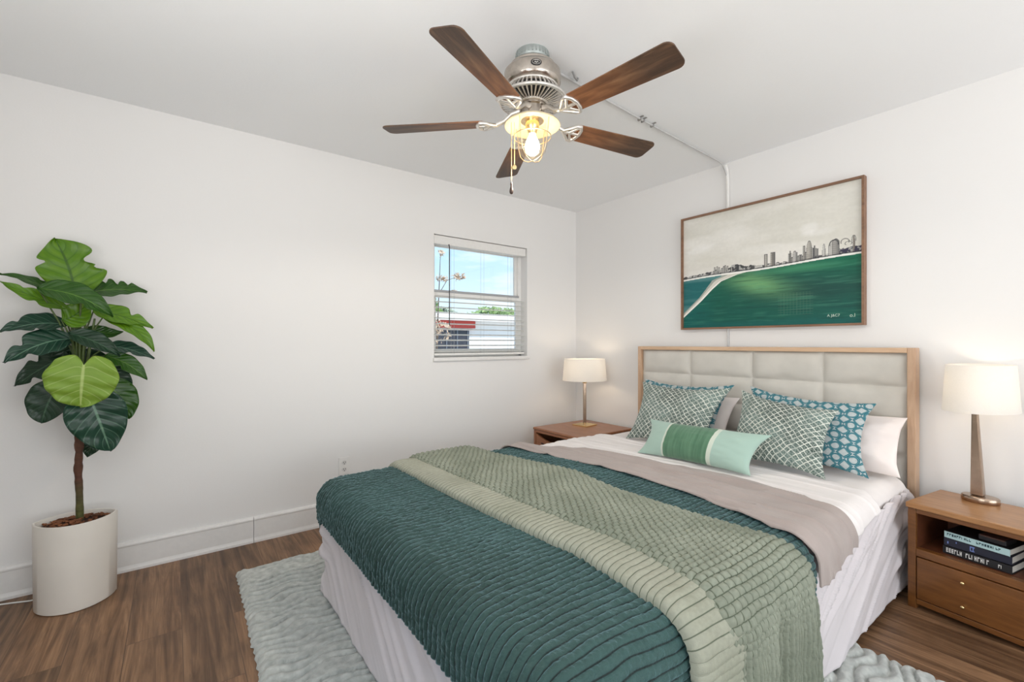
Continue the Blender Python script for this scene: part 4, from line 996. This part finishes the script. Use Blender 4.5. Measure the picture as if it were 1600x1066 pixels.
# ------------------------------------------------------------------ potted plant
PX, PYY = -3.45, -.205
pl = thing('potted_plant', 'tall leafy plant in a white leaf-shaped planter at the left of the wall', 'plant', (PX, PYY, 0))
lpl = L(pl)
def vesica(a, d0, d1, n=40):
    """pointed oval: half length a along x, bulge d0 towards the room (-y) and d1 to the wall"""
    r = []
    for i in range(n):
        s = -1 + 2 * i / n; r.append((a * s, -d0 * (1 - s * s) ** .62))
    for i in range(n):
        s = 1 - 2 * i / n; r.append((a * s, d1 * (1 - s * s) ** .75))
    return r
potm = plain('matt white ceramic', (.74, .70, .64, 1), .5, var=.02, scale=8)
b = MB(); n_ = 80
rings = [(.138, .135, .085, 0), (.142, .14, .09, .004), (.145, .142, .092, .38), (.143, .141, .091, .386), (.137, .134, .084, .386), (.134, .131, .082, .375), (.132, .128, .08, .30)]
vs = []; fs = []
for a, d0, d1, z in rings: vs += [(x, y, z) for x, y in vesica(a, d0, d1)]
for k in range(len(rings) - 1):
    for i in range(n_): j = (i + 1) % n_; fs.append((k * n_ + i, k * n_ + j, (k + 1) * n_ + j, (k + 1) * n_ + i))
fs += [tuple(range(n_))[::-1], tuple((len(rings) - 1) * n_ + i for i in range(n_))]
pot = MB().add(vs, fs).build('pot', potm, pl, smooth=45)
# soil with bark chips
sv = vesica(.134, .131, .081); b = MB(); vs = []; fs = []
R_ = 12
for k in range(R_ + 1):
    s = k / R_
    for i, (x, y) in enumerate(sv): vs.append((x * s, y * s, .357 + .012 * (1 - s) + .010 * (vnoise(np.array([x * s * 60]), np.array([y * s * 60]), 3)[0] - .5)))
for k in range(R_):
    for i in range(n_): j = (i + 1) % n_; fs.append((k * n_ + i, k * n_ + j, (k + 1) * n_ + j, (k + 1) * n_ + i))
b.add(vs, fs)
soil = b.build('soil', plain('dark soil', srgb(60, 36, 24), .95, var=.5, scale=60), pl, smooth=80)
b = MB()
for i in range(170):
    s = math.sqrt(random.random()) * .93; x, y = sv[random.randrange(n_)]
    b.box((x * s, y * s, .367 + .012 * (1 - s)), (random.uniform(.006, .02), random.uniform(.004, .010), random.uniform(.003, .007)), Matrix.Rotation(random.uniform(0, 6), 3, 'Z') @ Matrix.Rotation(random.uniform(-.6, .6), 3, 'X'))
tag(b.build('bark_chips', plain('bark chips', srgb(120, 74, 46), .9, var=.6, scale=25), pl), kind='stuff')
# trunk
tk = [at(x, y, 1, PYY + .0) for x, y in ((125, 806), (124, 770), (122, 735), (124, 700), (121, 665), (122, 635), (124, 600), (123, 575))]
tk[0] = Vector((tk[0].x, PYY, .35))
m = N('plant stem'); co = m.coord(); sp = m.n('SeparateXYZ'); m.l(co, sp.inputs[0])
cc = m.ramp(sp.outputs[2], [(.40, srgb(82, 84, 40)), (.52, srgb(78, 62, 36)), (.56, srgb(84, 50, 34)), (.9, srgb(92, 60, 40))])
cc = m.mix(.5, cc, m.ramp(m.noise(m.coord(scale=(30, 30, 90)), 1, 3), [(.35, (.5, .5, .5, 1)), (.65, (1.2, 1.2, 1.2, 1))]), 'MULTIPLY'); m.bump(m.noise(m.coord(scale=(20, 20, 70)), 1, 3), .6, .006); m.set(col=cc, rough=.7)
b = MB(); pts = []; rad = []
for i in range(len(tk) - 1):
    for s in np.linspace(0, 1, 6, endpoint=False): pts.append(tk[i].lerp(tk[i + 1], s)); rad.append(.0125 + .0025 * random.random() + (.003 if (i in (2, 3) and s < .2) else 0))
b.tube([lpl(p) for p in pts], rad, 10); b.build('trunk', m.m, pl, smooth=60)
def leafmat(name, c, vein, c2, rough=.32, vs_=9):
    m = N(name); co = m.coord('UV'); sp = m.n('SeparateXYZ'); m.l(co, sp.inputs[0])
    au = m.math('ABSOLUTE', m.math('SUBTRACT', sp.outputs[0], .5))
    w = m.math('FRACT', m.math('MULTIPLY', m.math('SUBTRACT', sp.outputs[1], m.math('MULTIPLY', au, .55)), vs_))
    w = m.math('ABSOLUTE', m.math('SUBTRACT', w, .5))
    sv_ = m.ramp(w, [(0, (1, 1, 1, 1)), (.09, (0, 0, 0, 1))]); md = m.ramp(au, [(.012, (1, 1, 1, 1)), (.03, (0, 0, 0, 1))])
    base = m.ramp(m.noise(co, 4, 3), [(.35, c), (.65, c2)])
    base = m.mix(m.math('MULTIPLY', w, .9), tuple(x * 1.0 for x in c), base)
    col = m.mix(m.math('MULTIPLY', sv_, .45), base, vein); col = m.mix(m.math('MULTIPLY', md, .8), col, vein)
    m.bump(w, .35, .008)
    m.set(col=col, rough=rough, spec=.5)
    # thin leaf: some light passes through
    tr = m.n('BsdfTranslucent'); m.l(col, tr.inputs[0]); mx = m.n('MixShader'); mx.inputs[0].default_value = .22
    m.l(m.b.outputs[0], mx.inputs[1]); m.l(tr.outputs[0], mx.inputs[2]); m.l(mx.outputs[0], m.t.nodes['Material Output'].inputs['Surface'])
    return m.m
LM = {'lime': leafmat('lime leaf', srgb(130, 164, 56), srgb(196, 214, 134), srgb(152, 184, 74), .45, 6),
      'bright': leafmat('bright green leaf', srgb(88, 134, 18), srgb(52, 92, 18), srgb(130, 168, 34), .35, 7),
      'mid': leafmat('mid green leaf', srgb(42, 86, 20), srgb(104, 146, 60), srgb(70, 118, 28), .32, 8),
      'dark': leafmat('dark green leaf', srgb(26, 56, 36), srgb(74, 108, 80), srgb(38, 74, 44), .3, 8),
      'blue': leafmat('blue green leaf', srgb(30, 66, 50), srgb(118, 158, 132), srgb(50, 92, 72), .3, 7)}
STEM = plain('green petiole', srgb(74, 92, 42), .5, var=.2)
HUB = at(122, 590, 1, PYY)
def leaf(base, tip, hw, mat, y0, y1, bend=(0, 0, 0), face=None, shape='oval', skew=0, notch=(), cup=.25, hub_y=None):
    """base, tip in photo pixels, y0/y1 their depth; hw half width in metres; face = way the upper side looks"""
    A = np.array(at(*base, 1, y0)); B = np.array(at(*tip, 1, y1)); n, m = 44, 17
    Cc = (A + B) / 2 + np.array(bend)
    T = np.linspace(0, 1, n); mid = ((1 - T) ** 2)[:, None] * A + (2 * T * (1 - T))[:, None] * Cc + (T ** 2)[:, None] * B
    tan = np.gradient(mid, axis=0); tan /= np.linalg.norm(tan, axis=1)[:, None]
    fc = np.array(face if face is not None else (0, -.5, .8), float); side = np.cross(tan, fc); side /= np.linalg.norm(side, axis=1)[:, None]
    up = np.cross(side, tan)
    if shape == 'heart': w = (.70 + .30 * np.sin(np.clip(T / .38, 0, 1) * PI / 2)) * (1 - T ** 2.5) ** .56
    elif shape == 'fan': w = (np.sin(PI * T ** 1.15)) ** .8
    elif shape == 'round': w = (np.sin(PI * np.clip(T, 0, 1) ** .8)) ** .62
    else: w = (np.sin(PI * T ** .72)) ** .85
    w = w * hw
    Cq = np.linspace(-1, 1, m); P = np.zeros((n, m, 3))
    for j, c in enumerate(Cq):
        k = np.ones(n)
        for (t0, wd, dp, sd) in notch:
            if sd == 0 or sd * c > 0: k = k * (1 - dp * np.exp(-((T - t0) / wd) ** 2) * abs(c) ** 1.5)
        off = w * k * c * (1 + skew * np.sign(c))
        lift = cup * hw * (abs(c) ** 1.6) * np.sign(cup) * 1.0 + .05 * hw * np.sin(T * 22 + c * 2) * abs(c)
        back = -hw * .36 * (1 - (1 - min(1, abs(c) * 2.4)) ** 2) * (1 - .55 * abs(c) ** 3) * (1 - T) ** 4 if shape == 'heart' else 0
        P[:, j] = mid + side * off[:, None] + up * (lift if np.ndim(lift) else np.full(n, lift))[:, None] + (tan * np.reshape(back, (-1, 1)) if shape == 'heart' else 0)
    uv = np.stack(np.broadcast_arrays((Cq[None, :] + 1) / 2, T[:, None]), -1)
    P[..., 1] = np.minimum(P[..., 1], -.02)
    lf = grid('leaf', P, LM[mat], pl, uv=uv, org=tuple(pl.location))
    s = lf.modifiers.new('thick', 'SOLIDIFY'); s.thickness = .0014
    # petiole
    h = HUB if hub_y is None else at(122, hub_y, 1, PYY)
    a = Vector(A); md = h.lerp(a, .5) + Vector((0, 0, .03))
    q = [h.lerp(md, s_) for s_ in (0, .5)] + [md] + [md.lerp(a, .5), a]
    MB().tube([lpl(p) for p in q], [.005, .0045, .004, .0035, .003], 6).build('petiole', STEM, lf, smooth=80)
FR = (-.1, -1, .15); UPF = (0, -.45, .9); LOW = (0, -.9, .35)
# back to front
leaf((118, 470), (86, 374), .125, 'bright', -.16, -.12, (.03, -.02, 0), (.15, -1, .1), 'fan', .12, ((.62, .09, .62, 1), (.5, .03, .3, 1), (.66, .04, .35, -1)), .12, 560)
leaf((112, 474), (0, 430), .044, 'mid', -.16, -.14, (0, -.02, .05), (.2, -.5, .9), 'oval', 0, ((.5, .04, .3, 1),), .2, 560)
leaf((104, 482), (0, 441), .040, 'bright', -.22, -.26, (0, -.03, -.01), (.1, -.75, .6), 'oval', 0, ((.45, .05, .35, -1), (.7, .05, .3, 1)), .2, 560)
leaf((126, 462), (229, 459), .070, 'mid', -.14, -.1, (0, 0, .05), (-.1, -.7, .75), 'oval', 0, ((.4, .03, .5, -1), (.55, .03, .6, -1), (.7, .03, .6, -1)), .2, 560)
leaf((60, 452), (176, 496), .062, 'mid', -.26, -.30, (.02, -.03, .06), (-.25, -.75, .65), 'oval', 0, ((.62, .05, .4, 1),), .25, 570)
leaf((96, 500), (140, 470), .06, 'bright', -.24, -.2, (0, 0, -.04), (0, -1, .1), 'oval', 0, (), .2, 570)
leaf((146, 486), (238, 514), .055, 'bright', -.2, -.2, (0, -.03, .03), (0, -.75, .65), 'oval', 0, ((.6, .05, .6, -1), (.75, .05, .4, 1)), .2, 570)
leaf((160, 497), (240, 550), .040, 'bright', -.22, -.24, (.05, -.02, .05), (.1, -.7, .7), 'oval', 0, (), .2, 570)
leaf((106, 508), (1, 520), .062, 'blue', -.2, -.24, (0, -.03, .04), (.0, -.65, .75), 'oval', 0, ((.72, .04, .4, 1), (.5, .03, .25, -1)), .2, 575)
leaf((112, 530), (8, 568), .070, 'blue', -.24, -.3, (0, -.03, .05), (.0, -.8, .6), 'oval', 0, ((.68, .05, .55, 1), (.7, .05, .4, -1)), .2)
leaf((110, 556), (24, 604), .066, 'dark', -.18, -.16, (0, 0, .03), (.0, -.85, .5), 'oval', 0, ((.5, .05, .5, 1), (.72, .05, .6, -1)), .15)
leaf((108, 522), (187, 558), .046, 'dark', -.3, -.34, (.01, -.02, .03), (-.2, -.7, .7), 'oval', 0, (), .3, 580)
leaf((136, 512), (193, 519), .032, 'mid', -.16, -.14, (0, 0, -.03), (0, -.9, .4), 'oval', 0, (), .2)
leaf((168, 541), (240, 562), .046, 'blue', -.2, -.2, (0, -.02, .03), (.0, -.6, .8), 'oval', 0, ((.5, .05, .4, 1),), .2)
leaf((164, 556), (229, 594), .044, 'mid', -.22, -.24, (.02, -.02, .03), (.1, -.8, .55), 'oval', 0, ((.4, .05, .4, 1),), .2)
leaf((158, 574), (204, 614), .050, 'dark', -.16, -.14, (.02, 0, .02), (.1, -.9, .4), 'oval', 0, ((.5, .05, .4, 1),), .15)
leaf((162, 596), (200, 654), .072, 'mid', -.22, -.2, (.03, -.02, .02), (.3, -1, .15), 'round', 0, (), .15)
leaf((98, 594), (66, 661), .078, 'dark', -.24, -.26, (-.02, -.02, 0), (-.15, -1, .1), 'round', 0, (), .12)
leaf((104, 615), (112, 642), .055, 'dark', -.2, -.2, (0, 0, 0), (0, -1, .1), 'round', 0, (), .12)
leaf((112, 540), (96, 600), .06, 'dark', -.18, -.14, (0, 0, 0), (0, -1, .3), 'oval', 0, (), .15)
leaf((132, 545), (168, 605), .06, 'dark', -.18, -.14, (0, 0, 0), (0, -1, .3), 'oval', 0, (), .15)
leaf((146, 676), (136, 714), .044, 'dark', -.18, -.16, (.01, 0, 0), (.2, -1, .1), 'oval', 0, (), .15, 640)
leaf((136, 610), (172, 704), .108, 'blue', -.30, -.28, (.0, -.04, .03), (.1, -1, .22), 'round', 0, (), .1)
leaf((131, 571), (126, 635), .130, 'lime', -.37, -.35, (0, -.03, 0), (-.02, -1, .2), 'heart', 0, (), .06)
# bundle of stems above the trunk
b = MB()
for x0, x1, y1 in ((118, 112, 500), (121, 118, 488), (124, 126, 470), (127, 134, 500), (131, 148, 498)):
    p = at(x0, 600, 1, PYY - .01); q = at(x1, y1, 1, PYY - .01); b.tube([lpl(p), lpl(p.lerp(q, .5) + Vector((0, -.01, 0))), lpl(q)], [.007, .006, .004], 8)
b.build('stem', STEM, pl, smooth=60)
